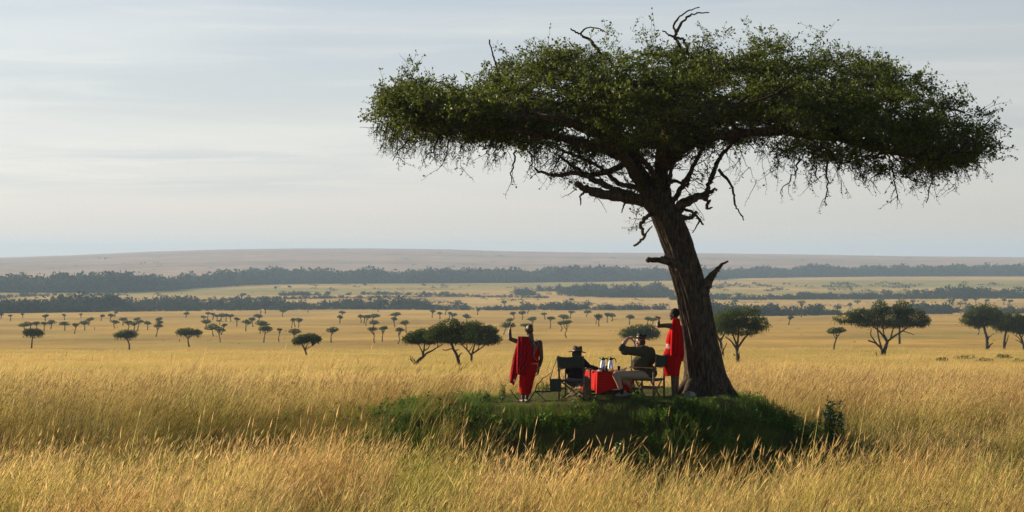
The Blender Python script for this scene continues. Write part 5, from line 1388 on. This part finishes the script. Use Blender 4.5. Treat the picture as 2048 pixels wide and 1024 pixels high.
for (px, dy) in ((1246.5, -.17), (1277, .13)):
    c = q3(px, 796, dy); c[2] = float(gz(c[0], c[1])) + .045
    m_ = MB(); m_.ell(c + [-.045, .01, 0], (.135, .055, .048)); m_.ell(c + [.05, 0, .025], (.065, .052, .06)); remeshed(m_, 'shoe', SUEDE, m3, .008, 3)
hat(m3, q3(1282.3, 676.6), .205, .185, .105, .100, (0.03, R(10)), BLACK, LEATHER, .02, 0, .02)
m_ = MB(); m_.tube(smooth_path([q3(1274, 694, -.12), q3(1263.5, 706, -.10), q3(1262.6, 720, -.06), q3(1263.5, 733, -.05)], 24, 2), .008, 6); m_.build('strap', PLASTIC, m3, True)

# ------------------------------------------------------------------ seated woman in the brown hat
PY = 53.55
m4 = thing('person', (*q3(1152, 800)[:2], float(gz(*q3(1152, 800)[:2]))), 'seated person in brown felt hat and plum shirt, reaching to the table', 'person')
b = MB(); hc = q3(1155, 707.5); M = head(b, hc, (-.25, .95, -.05), s=.96)
b.capsule(q3(1156, 714), .052, q3(1156, 723), .062)
b.ell(q3(1152, 745), (.16, .12, .26)); b.ell(q3(1150, 762), (.17, .15, .12))
b.capsule(q3(1167, 722, 0), .055, q3(1178.5, 733.5, .14), .040); b.capsule(q3(1178.5, 733.5, .14), .040, q3(1196, 737, .30), .027)
hand(b, q3(1196.5, 737, .30), (1, .3, .05), (0, .1, -1), -1, .35, .95)
b.capsule(q3(1142, 723, .02), .055, q3(1135, 741, .05), .04); b.capsule(q3(1135, 741, .05), .04, q3(1140, 752, .25), .028)
hand(b, q3(1140.5, 752, .26), (.3, 1, -.1), (0, 0, -1), 1, .3, .95)
for sx, kx in ((-.09, -.10), (.09, .12)):
    h_ = q3(1150, 762) + [sx, 0, 0]; k_ = h_ + np.array([kx * .5 + .10, .45, .01]); f_ = k_ + np.array([.02, .02, -.38])
    b.capsule(h_, .085, k_, .06); b.capsule(k_, .058, f_, .04); b.capsule(f_ + [0, -.03, -.02], .038, f_ + [.03, .14, -.03], .03)
remeshed(b, 'body', SKIN_L, m4, .0065, 3); eyes(hc, M, m4, .96)
m_ = MB(); m_.ell(q3(1155, 708, -.02), (.092, .095, .105)); m_.ell(q3(1156.5, 714.5, -.03), (.085, .08, .075)); m_.ell(q3(1150, 708.5, .03), (.07, .07, .08)); remeshed(m_, 'hair', HAIR_B, m4, .008, 2)
b = MB(); b.ell(q3(1154, 740), (.185, .14, .24)); b.ell(q3(1152, 752), (.185, .155, .14)); b.capsule(q3(1146, 722, 0), .075, q3(1165, 722, 0), .075); b.capsule(q3(1156, 717), .062, q3(1156, 722), .08)
b.capsule(q3(1166, 723, 0), .074, q3(1178, 733.5, .14), .055); b.capsule(q3(1178, 733.5, .14), .055, q3(1193.5, 737, .28), .042)
b.capsule(q3(1143, 724, .02), .074, q3(1135.5, 741, .05), .056); b.capsule(q3(1135.5, 741, .05), .056, q3(1139.4, 750.5, .22), .042)
remeshed(b, 'shirt', MAROON, m4, .008, 3)
b = MB(); b.ell(q3(1150, 762), (.20, .175, .125))
for sx, kx in ((-.09, -.10), (.09, .12)):
    h_ = q3(1150, 762) + [sx, 0, 0]; k_ = h_ + np.array([kx * .5 + .10, .45, .01]); f_ = k_ + np.array([.02, .02, -.30])
    b.capsule(h_, .105, k_, .076); b.capsule(k_, .074, f_, .062)
remeshed(b, 'trousers', TAUPE, m4, .008, 3)
hat(m4, q3(1154.5, 704.2), .195, .20, .138, .102, (R(-2), R(4)), BROWNFELT, LEATHER, .022, .2, .028)

# ------------------------------------------------------------------ stones, dead branch, plants
def rock(label, c, r, seed):
    n_ = MB(); n_.ell((0, 0, 0), (1, 1, 1), None, 40, 26); V = n_.V[0]
    d = 1 + .5 * (fbm(V[:, 0] * 1.6 + 9, V[:, 1] * 1.6, V[:, 2] * 1.6, seed, 3) - .5)
    o = MB(); o.add(V * d[:, None] * np.array(r) + np.asarray(c), n_.Q[0], n_.T[0])
    return tag(o.build('stone', ROCKM, None, True), label, 'stone')
c = P(1380, 791, 53.9); c[2] = float(gz(c[0], c[1])) + .06; rock('pale lumpy stone at the left foot of the big trunk', c, (.135, .10, .095), 3)
c = P(1938, 872, 54.5); c[2] = float(gz(c[0], c[1])) + .10; rock('small pale stone in the short grass strip at far right', c, (.11, .08, .10), 7)
c = P(1553, 771, 96); c[2] = float(gz(c[0], c[1])) + .28; rock('low grey hump of earth in the grass right of the trunk', c, (.75, .5, .40), 9)

def stick(mb, pl, ra, rb, Y=53.35):
    qd = smooth_path([P(*p, Y) if len(p) == 2 else P(p[0], p[1], Y + p[2]) for p in pl], 16, 1) + br.normal(0, .006, (16, 3))
    mb.tube(qd, np.linspace(ra, rb, 16), 7); return qd
db_ = thing('fallen_branch', P(1062, 800, 53.35), 'forked dry grey branch lying between the standing man and the pouch', 'branch')
m_ = MB(); stick(m_, [(1055, 803), (1062, 795), (1070, 782.5), (1085, 783.5, .05), (1101, 782, .1)], .022, .014)
stick(m_, [(1070, 783), (1072, 772), (1080, 762.6, .05), (1090, 753, .1), (1102, 746, .1)], .015, .006); stick(m_, [(1073, 784), (1082, 793, -.05), (1096, 805, -.1)], .013, .008)
stick(m_, [(1083, 783), (1091, 776, .1), (1101, 768, .1)], .009, .005); stick(m_, [(1084, 782), (1085.5, 774), (1089, 766)], .006, .003); stick(m_, [(1080, 763), (1086, 765), (1088, 772)], .006, .003)
stick(m_, [(1085, 783), (1084, 790), (1085, 796)], .006, .003); stick(m_, [(1092, 783), (1091, 776), (1094, 770)], .005, .003)
m_.build('branch', DEADWOOD, db_, True)
m_ = MB(); stick(m_, [(1020.5, 779), (1026, 788), (1032, 794), (1039, 803)], .010, .012, 53.2); tag(m_.build('dry_twig', DEADWOOD, None, True), 'thin dry twig standing in the grass left of the standing man', 'twig')

STEMG = mat('green_stem', (0.07, 0.08, 0.025), .8)
LEAFG = mat('broad_green_leaves', (0.13, 0.20, 0.026), 0.4, spec=.45, trans=.35, island=.4)
LEAFD = mat('dried_seed_heads', (0.075, 0.045, 0.025), .9, island=.4)
GLINT_LEAF = mat('glint_leaves', (0.80, 0.78, 0.72), .5, spec=.5, trans=.2)  # glints on the shrub, painted as a share of white leaves
def plant(name, label, px, py, Y, hpx, wpx, nst, lpx, dens, seed, leafm=LEAFG, pale=0, cat='plant', group=None):
    r = np.random.default_rng(seed); k = Y / F
    b0 = np.array([(px - CX) * k, Y, 0]); b0[2] = float(gz(b0[0], Y))
    H = EYE - (py - HY) * k - b0[2]          # top of the plant from the photo
    t = thing(name, b0, label, cat, group)
    st, lv, pl_ = MB(), MB(), MB()
    for i in range(nst):
        top = b0 + np.array([r.uniform(-.5, .5) * wpx * k, r.uniform(-.4, .4) * wpx * k, H * r.uniform(.72, 1.0)])
        lo = b0 + np.array([r.normal(0, .03), r.normal(0, .03), -.05])
        md_ = (lo + top) / 2 + np.array([r.normal(0, .1) * wpx * k, 0, 0])
        qd = smooth_path([lo, md_, top], 14, 1); st.tube(qd, np.linspace(.008, .003, 14), 5)
        z0 = max(0.15, 1 - hpx * k / max(H, .1))
        n = int(dens); s = r.uniform(z0, 1, n); p = np.stack([np.interp(s, np.linspace(0, 1, 14), qd[:, c_]) for c_ in range(3)], -1) + r.normal(0, .03, (n, 3)) * wpx * k
        d = r.normal(0, 1, (n, 3)); d[:, 2] = d[:, 2] * .5 - .1; d /= np.linalg.norm(d, axis=1, keepdims=True)
        sd = np.cross(d, r.normal(0, .6, (n, 3)) + [0, 0, 1]); sd /= np.linalg.norm(sd, axis=1, keepdims=True)
        ln_ = (lpx * k * r.uniform(.6, 1.3, n))[:, None]
        V = np.stack([p, p + d * ln_ * .5 + sd * ln_ * .24, p + d * ln_, p + d * ln_ * .5 - sd * ln_ * .24], 1)
        kk = r.uniform(0, 1, n) < pale
        if (~kk).any(): lv.add(V[~kk].reshape(-1, 3), np.arange((~kk).sum() * 4).reshape(-1, 4))
        if kk.any(): pl_.add(V[kk].reshape(-1, 3), np.arange(kk.sum() * 4).reshape(-1, 4))
    st.build('stem', STEMG if leafm is LEAFG else LEAFD, t); o = lv.build('leaves', leafm, t); 
    if pl_.n: pl_.build('pale_leaves', GLINT_LEAF, t)
plant('leafy_shrub', 'leafy green shrub with white painted leaf glints, tallest one right of the mound', 1668, 795, 53.2, 70, 52, 16, 9.5, 48, 1, pale=.06, cat='shrub')
plant('leafy_shrub', 'low dark bushy shrub at the right foot of the mound', 1616, 832, 52.4, 60, 56, 18, 9, 48, 2, cat='shrub')
plant('dried_plant', 'dry brown seed head plant standing right of the trunk foot', 1500, 776, 55.4, 20, 20, 5, 5, 12, 3, leafm=LEAFD)
plant('sapling', 'thin grey green sapling on the right flank of the mound', 1556, 812, 53.4, 40, 14, 4, 8, 14, 4)
plant('sapling', 'small bright green sapling low on the right flank of the mound', 1521, 829, 53.2, 12, 12, 3, 6, 12, 5)
plant('weed_plant', 'leafy green weed in the grass left of the standing man, taller one', 1000, 766, 54.6, 34, 24, 8, 6, 22, 6)
plant('weed_plant', 'wide leafy weed in the grass farther left of the standing man', 968, 780, 54.2, 26, 34, 9, 6, 22, 7)
plant('weed_plant', 'spreading green weed leftmost of the weeds on the bank', 898, 784, 54.0, 30, 44, 11, 6, 24, 8)
plant('weed_plant', 'upright leafy weed at the front foot of the mound, left one', 1201, 885, 50.6, 36, 14, 4, 7, 20, 9)
plant('weed_plant', 'upright leafy weed at the front foot of the mound, tallest in the middle', 1234, 876, 50.5, 40, 20, 5, 7, 20, 10)
plant('weed_plant', 'upright leafy weed at the front foot of the mound, right one', 1288, 893, 50.4, 36, 20, 6, 7, 20, 11)
plant('dry_stalks', 'pale dry stalks standing against the legs of the chair with the pouch', 1150, 764, 52.9, 40, 26, 7, 11, 6, 12, leafm=mat('straw_stalks', (.46, .36, .18), .8, trans=.3))
# ================================================================== grasses (stuff: instanced tufts on scattered points)
def blades(mb, cols, n, rad, h, w, lean, curve, col0, col1, colj, seedhead=0, hcol=None, hs=1.0, base_r=None, segs=4, r=rng):
    """n blades around the origin; h=(lo,hi), lean towards +x; seedhead: share of stalks carrying a head"""
    ang = r.uniform(0, 2 * math.pi, n); rr = rad * np.sqrt(r.uniform(0, 1, n))
    bx, by = rr * np.cos(ang), rr * np.sin(ang)
    H = r.uniform(h[0], h[1], n)
    lx = r.normal(lean, 0.13, n); lyv = r.normal(0, 0.13, n)
    cv = r.uniform(curve[0], curve[1], n)
    face = r.uniform(0, math.pi, n)
    t = np.linspace(0, 1, segs)
    px = bx[:, None] + H[:, None] * (lx[:, None] * t + cv[:, None] * np.sign(lx)[:, None] * t ** 2.2)
    py = by[:, None] + H[:, None] * (lyv[:, None] * t + 0.25 * cv[:, None] * t ** 2)
    pz = H[:, None] * (t - 0.32 * np.abs(cv)[:, None] * t ** 3) - 0.04
    wd = w * r.uniform(0.7, 1.3, n)[:, None] * (1 - 0.85 * t ** 1.5)[None]
    wx, wy = np.cos(face)[:, None] * wd / 2, np.sin(face)[:, None] * wd / 2
    Lp = np.stack([px - wx, py - wy, pz], -1); Rp = np.stack([px + wx, py + wy, pz], -1)
    V = np.stack([Lp, Rp], 2).reshape(n, segs * 2, 3)
    i = (np.arange(n) * segs * 2)[:, None, None]; k = (np.arange(segs - 1) * 2)[None, :, None]
    Q = (i + k + np.array([0, 1, 3, 2])[None, None]).reshape(-1, 4)
    mb.add(V.reshape(-1, 3), Q)
    j = 1 + colj * r.normal(0, 1, (n, 1, 1))
    hue = r.uniform(0, 1, (n, 1, 1))
    c0 = np.array(col0); c1 = np.array(col1)
    tt_ = np.clip(t[None, :, None] * 0.8 + (hue - 0.5) * 0.7, 0, 1)
    c = (c0 * (1 - tt_) + c1 * tt_) * np.clip(j, 0.5, 1.6)
    cols.append(np.repeat(c, 2, axis=1).reshape(-1, 3))
    if seedhead:
        m = r.uniform(0, 1, n) < seedhead
        if m.any():
            tip = np.stack([px[m, -1], py[m, -1], pz[m, -1]], -1)
            d = tip - np.stack([px[m, -2], py[m, -2], pz[m, -2]], -1)
            d /= np.linalg.norm(d, axis=1, keepdims=True)
            s = np.stack([-np.sin(face[m]), np.cos(face[m]), np.zeros(m.sum())], -1)
            hl = hs * r.uniform(0.08, 0.22, m.sum())[:, None]; hw = hs * r.uniform(0.004, 0.0085, m.sum())[:, None]
            st = tip - d * hl * 0.35
            for sd in (s, np.cross(d, s)):
                V = np.stack([st, st + d * hl * 0.35 + sd * hw, st + d * hl, st + d * hl * 0.35 - sd * hw], 1)
                mb.add(V.reshape(-1, 3), np.arange(m.sum() * 4).reshape(-1, 4))
                cc = np.array(hcol) * (1 + 0.2 * r.normal(0, 1, (m.sum(), 1, 1)))
                cols.append(np.repeat(np.clip(cc, 0.02, 1), 4, axis=1).reshape(-1, 3))

def weed(mb, cols, n, rad, h, ls, col, r=rng):
    """broad-leaved weed: leaves in whorls along upright stems"""
    for _ in range(n):
        a = r.uniform(0, 6.28); q = rad * math.sqrt(r.uniform()); H = r.uniform(*h)
        b = np.array([q * math.cos(a), q * math.sin(a), -0.03]); lean = np.array([r.normal(0.05, .2), r.normal(0, .2), 1.0])
        m = int(14 + 60 * H)
        t = r.uniform(0.15, 1, m) ** 0.8
        pos = b + lean * (H * t)[:, None]
        th = r.uniform(0, 6.28, m); el = r.uniform(-0.2, 0.9, m)
        d = np.stack([np.cos(th) * np.cos(el), np.sin(th) * np.cos(el), np.sin(el)], -1)
        s = np.cross(d, np.array([0, 0, 1.0])); s /= np.linalg.norm(s, axis=1, keepdims=True) + 1e-9
        s = s + np.array([0, 0, 1.0]) * r.normal(0, .4, (m, 1))
        ln = (ls * r.uniform(0.6, 1.4, m) * (1.2 - 0.5 * t))[:, None]
        V = np.stack([pos + d * ln * .15, pos + d * ln * .6 + s * ln * .26, pos + d * ln * 1.15, pos + d * ln * .6 - s * ln * .26], 1)
        mb.add(V.reshape(-1, 3), np.arange(m * 4).reshape(-1, 4))
        c = np.array(col) * np.clip(1 + 0.28 * r.normal(0, 1, (m, 1, 1)), .45, 1.7)
        cols.append(np.repeat(c, 4, axis=1).reshape(-1, 3))

def tuft_mesh(name, fn, m):
    mb, cols = MB(), []
    fn(mb, cols)
    me = mb.mesh(name)
    C = np.concatenate(cols)
    a = me.color_attributes.new('tint', 'FLOAT_COLOR', 'POINT')
    a.data.foreach_set('color', np.concatenate([C, np.ones((len(C), 1))], 1).astype(np.float32).ravel())
    me.materials.append(m)
    return me

def grass_material(name, trans, rough=0.6, spec=0.25):
    def ex(N, L, tc, cur):
        a = N.new('ShaderNodeAttribute'); a.attribute_name = 'tint'
        b = N.new('ShaderNodeAttribute'); b.attribute_type = 'INSTANCER'; b.attribute_name = 'hue'
        mx = N.new('ShaderNodeMix'); mx.data_type = 'RGBA'; mx.blend_type = 'MULTIPLY'; mx.inputs[0].default_value = 1
        L.new(a.outputs['Color'], mx.inputs[6]); L.new(b.outputs['Color'], mx.inputs[7])
        return mx.outputs[2]
    return mat(name, (.4, .3, .1), rough, spec=spec, trans=trans, extra=ex)

def scatter(name, pts, tufts, rot, scl, hue, idx, label, cat):
    """one stuff object: vertices carry the instances"""
    me = bpy.data.meshes.new(name)
    n = len(pts)
    me.vertices.add(n); me.vertices.foreach_set('co', np.asarray(pts, np.float32).ravel())
    def attr(nm, ty, arr, key):
        a = me.attributes.new(nm, ty, 'POINT'); a.data.foreach_set(key, np.asarray(arr).ravel())
    attr('rot', 'FLOAT_VECTOR', np.asarray(rot, np.float32), 'vector')
    attr('scl', 'FLOAT_VECTOR', np.asarray(scl, np.float32), 'vector')
    attr('hue', 'FLOAT_COLOR', np.concatenate([hue, np.ones((n, 1))], 1).astype(np.float32), 'color')
    attr('idx', 'INT', np.asarray(idx, np.int32), 'value')
    o = bpy.data.objects.new(name, me); COL.objects.link(o)
    c = bpy.data.collections.new(name + '_tufts')
    for k, tm in enumerate(tufts):
        c.objects.link(bpy.data.objects.new('%s_tuft_%02d' % (name, k), tm))
    ng = bpy.data.node_groups.new(name + '_scatter', 'GeometryNodeTree')
    ng.interface.new_socket('Geometry', in_out='INPUT', socket_type='NodeSocketGeometry')
    ng.interface.new_socket('Geometry', in_out='OUTPUT', socket_type='NodeSocketGeometry')
    gi = ng.nodes.new('NodeGroupInput'); go = ng.nodes.new('NodeGroupOutput')
    ip = ng.nodes.new('GeometryNodeInstanceOnPoints')
    ci = ng.nodes.new('GeometryNodeCollectionInfo'); ci.inputs['Collection'].default_value = c
    ci.inputs['Separate Children'].default_value = True; ci.inputs['Reset Children'].default_value = True
    def na(nm, ty):
        q = ng.nodes.new('GeometryNodeInputNamedAttribute'); q.data_type = ty; q.inputs['Name'].default_value = nm
        return q.outputs['Attribute']
    e = ng.nodes.new('FunctionNodeEulerToRotation')
    K = ng.links
    K.new(gi.outputs[0], ip.inputs['Points']); K.new(ci.outputs[0], ip.inputs['Instance'])
    ip.inputs['Pick Instance'].default_value = True
    K.new(na('idx', 'INT'), ip.inputs['Instance Index'])
    K.new(na('rot', 'FLOAT_VECTOR'), e.inputs[0]); K.new(e.outputs[0], ip.inputs['Rotation'])
    K.new(na('scl', 'FLOAT_VECTOR'), ip.inputs['Scale'])
    K.new(ip.outputs[0], go.inputs[0])
    md = o.modifiers.new('scatter', 'NODES'); md.node_group = ng
    return tag(o, label, cat, kind='stuff')

GM = grass_material('dry_grass_blades', 0.5)
GG = grass_material('green_grass_blades', 0.45)
gr = np.random.default_rng(5)
STRAW, STRAW2, GREENB, RUST = (0.64, 0.455, 0.13), (0.72, 0.52, 0.18), (0.22, 0.23, 0.05), (0.42, 0.26, 0.11)

HEAD = (0.58, 0.42, 0.19)
def f_tall(mb, cols):
    k = gr.uniform(.7, 1.25); g = gr.uniform(0, 1)
    lo = (0.24 + .1 * g, 0.225, 0.045)
    blades(mb, cols, 30, 0.40, (0.22, 0.62 * k), 0.010, 0.12, (-0.2, 0.6), lo, STRAW, 0.34, r=gr)
    blades(mb, cols, 22, 0.40, (0.40, 0.88 * k), 0.0082, 0.15, (0.0, 0.35), lo, STRAW2, 0.36, 0.25, HEAD, r=gr)
    blades(mb, cols, 16, 0.42, (0.65, 1.15 * k), 0.0062, 0.20, (0.05, 0.40), (0.36, 0.30, 0.09), STRAW2, 0.28, 0.6, HEAD, r=gr)
    blades(mb, cols, 4, 0.45, (0.75, 1.30 * k), 0.0095, 0.22, (0.05, 0.30), (0.40, 0.32, 0.10), (0.76, 0.56, 0.22), 0.25, 0.9, (0.70, 0.50, 0.24), 1.45, r=gr)
    blades(mb, cols, 3, 0.45, (0.65, 1.10 * k), 0.0085, 0.22, (0.05, 0.35), (0.25, 0.17, 0.06), (0.42, 0.27, 0.11), 0.25, 0.9, (0.36, 0.22, 0.11), 1.35, r=gr)
def f_mid(mb, cols):
    k = gr.uniform(.7, 1.25)
    blades(mb, cols, 80, 0.38, (0.18, 0.56 * k), 0.0062, 0.18, (-0.3, 0.8), (0.13, 0.15, 0.03), (0.40, 0.32, 0.10), 0.22, r=gr)
    blades(mb, cols, 14, 0.38, (0.40, 0.85 * k), 0.0038, 0.24, (0.0, 0.5), (0.3, 0.26, 0.08), STRAW, 0.18, 0.6, RUST, r=gr)
def f_short(mb, cols):
    blades(mb, cols, 90, 0.30, (0.10, 0.34), 0.0075, 0.08, (-0.5, 0.9), (0.055, 0.11, 0.015), (0.15, 0.21, 0.03), 0.2, r=gr)
def f_weed(mb, cols):
    weed(mb, cols, 5, 0.28, (0.12, 0.38), 0.075, (0.085, 0.15, 0.018), r=gr)
    blades(mb, cols, 30, 0.30, (0.10, 0.36), 0.007, 0.1, (-0.4, 0.8), (0.06, 0.11, 0.02), (0.16, 0.2, 0.04), 0.2, r=gr)
def f_far(mb, cols):
    blades(mb, cols, 240, 1.0, (0.30, 0.75), 0.013, 0.15, (-0.1, 0.5), (0.40, 0.29, 0.08), (0.60, 0.42, 0.125), 0.2, r=gr, segs=3)
    blades(mb, cols, 120, 1.0, (0.55, 0.95), 0.009, 0.2, (0.0, 0.4), (0.42, 0.30, 0.1), (0.66, 0.47, 0.155), 0.18, r=gr, segs=3)

T_tall = [tuft_mesh('tall_tuft', f_tall, GM) for _ in range(6)]
T_mid = [tuft_mesh('mid_tuft', f_mid, GM) for _ in range(5)]
T_short = [tuft_mesh('short_tuft', f_short, GG) for _ in range(5)]
T_weed = [tuft_mesh('weed_tuft', f_weed, GG) for _ in range(5)]
T_far = [tuft_mesh('far_tuft', f_far, GM) for _ in range(5)]

def rand_pts(y0, y1, dens, k=0.235, m=3.5):
    ym = np.linspace(y0, y1, 400); wv = 2 * (k * ym + m); n = int(((wv[1:] + wv[:-1]) / 2 * np.diff(ym)).sum() * dens)
    cdf = np.cumsum(wv); cdf /= cdf[-1]
    y = np.interp(gr.uniform(0, 1, n), cdf, ym)
    x = gr.uniform(-1, 1, n) * (k * y + m)
    return x, y

def rough_pts(x, y): return np.stack([x, y, gz(x, y)], -1)
def rots(n, spread=0.7, tilt=0.06):
    return np.stack([gr.normal(0, tilt, n), gr.normal(0, tilt, n), gr.uniform(-spread, spread, n)], -1)

# picnic floor, kept short
def floor_mask(x, y): return ss(-0.9, -0.2, x) * (1 - ss(4.5, 5.2, x)) * ss(52.5, 53.0, y) * (1 - ss(57.5, 59, y))
def strip_mask(x, y):      # trodden short strip right of the mound and hollows in the left bank
    a = ss(5.8, 7.0, x) * ss(55.0, 55.8, y + .3 * np.sin(x)) * (1 - ss(60.5, 61.3, y + .5 * np.sin(x * .7)))
    return a
def pick(x, y, keep):
    k = gr.uniform(0, 1, len(x)) < keep
    return x[k], y[k]

# --- tall straw grass of the foreground, the bank and the slope behind
x, y = rand_pts(40, 120, 6.5)
mm = mound_mask(x, y); bk = bank_mask(x, y)
front_clear = ss(47.0, 48.2, y + 0.5 * vn(x * .6, 0, 0, 77)) * (1 - ss(52, 53, y)) * ss(-4.0, 0.5, x) * (1 - ss(6.5, 7.5, x))
keep = np.where(x < 0.3, np.maximum(1 - ss(0.15, 0.95, mm), .15 * (mm < .97)), np.maximum(1 - ss(0.12, 0.45, mm), .05 * (mm < .8))) * (1 - 0.95 * strip_mask(x, y)) * (1 - front_clear * 0.9) * np.where(x < 1.5, np.interp(y, [60, 66, 76, 90], [1.0, .7, .25, 0]), np.interp(y, [60, 66, 90, 120], [1.0, .7, .45, .10])) * (0.25 + 0.75 * ss(0.36, 0.56, fbm(x * .7, y * .5, 0, 90, 2)))
hol = ss(0.60, 0.72, fbm(x * 0.28, y * 0.45, 0, 91, 2)) * ss(50, 52, y) * (1 - ss(57, 59, y))
keep = keep * (1 - 0.85 * hol)
x, y = pick(x, y, keep)
n = len(x)
bk = bank_mask(x, y)
gv = fbm(x * 0.35, y * 0.35, 0, 92, 3)
face = ss(50.5, 53, y) * (1 - ss(56, 58.5, y)) * (1 - ss(-1, 3, x))           # bank face: greener, rustier sward, with the slope's shade put into its tint
hue = np.ones((n, 3)) * (0.82 + 0.36 * gv[:, None])
rust_shade = np.array([0.52, 0.39, 0.26]); grn = np.array([0.46, 0.62, 0.32])
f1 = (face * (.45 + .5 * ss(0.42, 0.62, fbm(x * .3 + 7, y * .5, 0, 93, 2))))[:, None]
hue = hue * (1 + .22 * (1 - ss(48.5, 50.5, y)))[:, None]
hue = hue * (1 - f1) + hue * rust_shade * f1
f2 = (np.clip(face * 0.6 + ss(57, 59, y) * (1 - ss(62, 66, y)) * (1 - ss(-2, 2, x)) * 0.5, 0, 1) * ss(0.4, 0.6, fbm(x * .25, y * .5 + 5, 0, 94, 2)))[:, None]
hue = hue * (1 - f2) + hue * grn * f2
f3 = (ss(0.47, 0.64, fbm(x * .55 + 3, y * .4, 0, 102, 3)) * (.6 + .35 * ss(-9, -5, x) * (1 - ss(2, 5, x)) * ss(45, 47.5, y) * (1 - ss(52, 54, y))) * (1 - ss(58, 66, y)))[:, None]     # greener clumps
hue = hue * (1 - f3) + hue * np.array([0.62, 0.80, 0.42]) * f3
f4 = (ss(0.56, 0.72, fbm(x * .8 + 13, y * .6, 0, 103, 3)) * .7 * (1 - ss(64, 74, y)))[:, None]      # old brown clumps
hue = hue * (1 - f4) + hue * np.array([0.66, 0.52, 0.38]) * f4
idx = gr.integers(0, 6, n)
s = (0.85 + 0.4 * gr.uniform(0, 1, n)) * (0.88 + 0.3 * fbm(x * .5, y * .5, 0, 95, 2)) * (1 - 0.15 * face) * (1 - .20 * bk) * (.72 + .5 * fbm(x * .22, y * .3, 0, 89, 2))
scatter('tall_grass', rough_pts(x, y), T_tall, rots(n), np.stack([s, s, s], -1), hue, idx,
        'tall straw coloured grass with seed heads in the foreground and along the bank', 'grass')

# --- mixed mid grass: fills hollows, strip, mound skirt
x, y = rand_pts(41, 82, 5.0)
mm = mound_mask(x, y)
keep = (1 - ss(0.25, 0.6, mm)) * np.where(strip_mask(x, y) > .5, .9, .6) * (1 - 0.5 * ss(47, 49, -y + 95))
x, y = pick(x, y, keep); n = len(x)
st = strip_mask(x, y)
hue = np.ones((n, 3)) * (0.75 + 0.4 * fbm(x * .4, y * .4, 0, 96, 2))[:, None]
f = (0.35 + 0.5 * ss(-1, 2, x) * (1 - ss(7, 9, x)))[:, None] * (1 - ss(58, 62, y))[:, None]
hue = hue * (1 - f) + hue * np.array([0.62, 0.85, 0.5]) * f
s = (0.7 + 0.5 * gr.uniform(0, 1, n)) * (1 - 0.55 * st)
scatter('bank_grass', rough_pts(x, y), T_mid, rots(n), np.stack([s, s, s], -1), hue, gr.integers(0, 5, n),
        'greenish mid height grass filling the hollows and the foot of the mound', 'grass')

# --- short green grass and weeds on the mound
x, y = rand_pts(48.0, 60, 22.0)
mm = mound_mask(x, y)
fl = floor_mask(x, y)
left = bank_mask(x, y) * ss(-9, -2, x) * ss(.35, .6, fbm(x * .5, y * .7, 0, 106, 2)) * 1.3
keep = np.clip(ss(0.03, 0.16, mm) + left * .5, 0, 1) * (1 - 0.15 * fl)
x, y = pick(x, y, keep); n = len(x); fl = floor_mask(x, y)
rim = ss(50.9, 51.8, y) * ss(.75, .98, mound_mask(x, y))
s = (0.65 + 0.7 * gr.uniform(0, 1, n)) * (1 - 0.74 * fl) * (1 - .50 * rim * (1 - fl)) * (.30 + 1.35 * fbm(x * .9, y * .9, 0, 104, 2))
hue = np.ones((n, 3)) * (0.45 + 1.0 * fbm(x * .9, y * .9, 0, 97, 3))[:, None]
f = (ss(.52, .7, fbm(x * .6 + 4, y * .6, 0, 105, 3)) * .8)[:, None]
hue = hue * (1 - f) + hue * np.array([1.3, 1.05, .8]) * f
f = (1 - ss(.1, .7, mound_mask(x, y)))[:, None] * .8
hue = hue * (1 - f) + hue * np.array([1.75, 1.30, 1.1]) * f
scatter('mound_grass', rough_pts(x, y), T_short, rots(n, 3.1), np.stack([s, s, s], -1), hue, gr.integers(0, 5, n),
        'short green grass covering the mound under the tree', 'grass')
x, y = rand_pts(48.5, 58, 9.0)
mm = mound_mask(x, y)
keep = np.clip(ss(0.04, 0.25, mm) + bank_mask(x, y) * ss(-8, -2, x) * .5, 0, 1) * (1 - 0.97 * floor_mask(x, y)) * ss(0.30, 0.62, fbm(x * .8, y * .8, 0, 98, 2))
x, y = pick(x, y, keep); n = len(x)
s = (0.6 + 0.8 * gr.uniform(0, 1, n)) * (1 - .5 * ss(51.2, 52, y) * ss(.75, .98, mound_mask(x, y)))
hue = np.ones((n, 3)) * (0.6 + 0.9 * gr.uniform(0, 1, (n, 1)))
scatter('mound_weeds', rough_pts(x, y), T_weed, rots(n, 3.1), np.stack([s, s, s], -1), hue, gr.integers(0, 5, n),
        'leafy green weeds growing over the front of the mound', 'weeds')

# --- grass of the falling slope, coarser with distance
pts, hues, scs = [], [], []
for (a, b, dn, sc) in ((74, 130, 1.3, 1.0), (130, 260, 0.42, 1.15), (260, 520, 0.12, 1.5)):
    x, y = rand_pts(a, b, dn, 0.225, 4)
    v = fbm(x / 14, y / 22, 0, 99, 3)
    pts.append(rough_pts(x, y)); n = len(x)
    h = np.ones((n, 3)) * (0.8 + 0.4 * v)[:, None]
    f = (ss(0.52, 0.72, fbm(x / 11 + 4, y / 22, 0, 101, 2)) * 0.75)[:, None]
    h = h * (1 - f) + h * np.array([0.74, 0.84, 0.55]) * f
    hues.append(h); q = sc * (0.75 + 0.4 * gr.uniform(0, 1, n))
    scs.append(np.stack([q * 1.25, q * 1.25, q * (0.95 if sc < 1.3 else 0.7)], -1))
pts, hue, scl = map(np.concatenate, (pts, hues, scs)); n = len(pts)
scatter('plain_grass', pts, T_far, rots(n, 0.7), scl, hue, gr.integers(0, 5, n),
        'dry golden grass on the slope running down to the plain', 'grass')
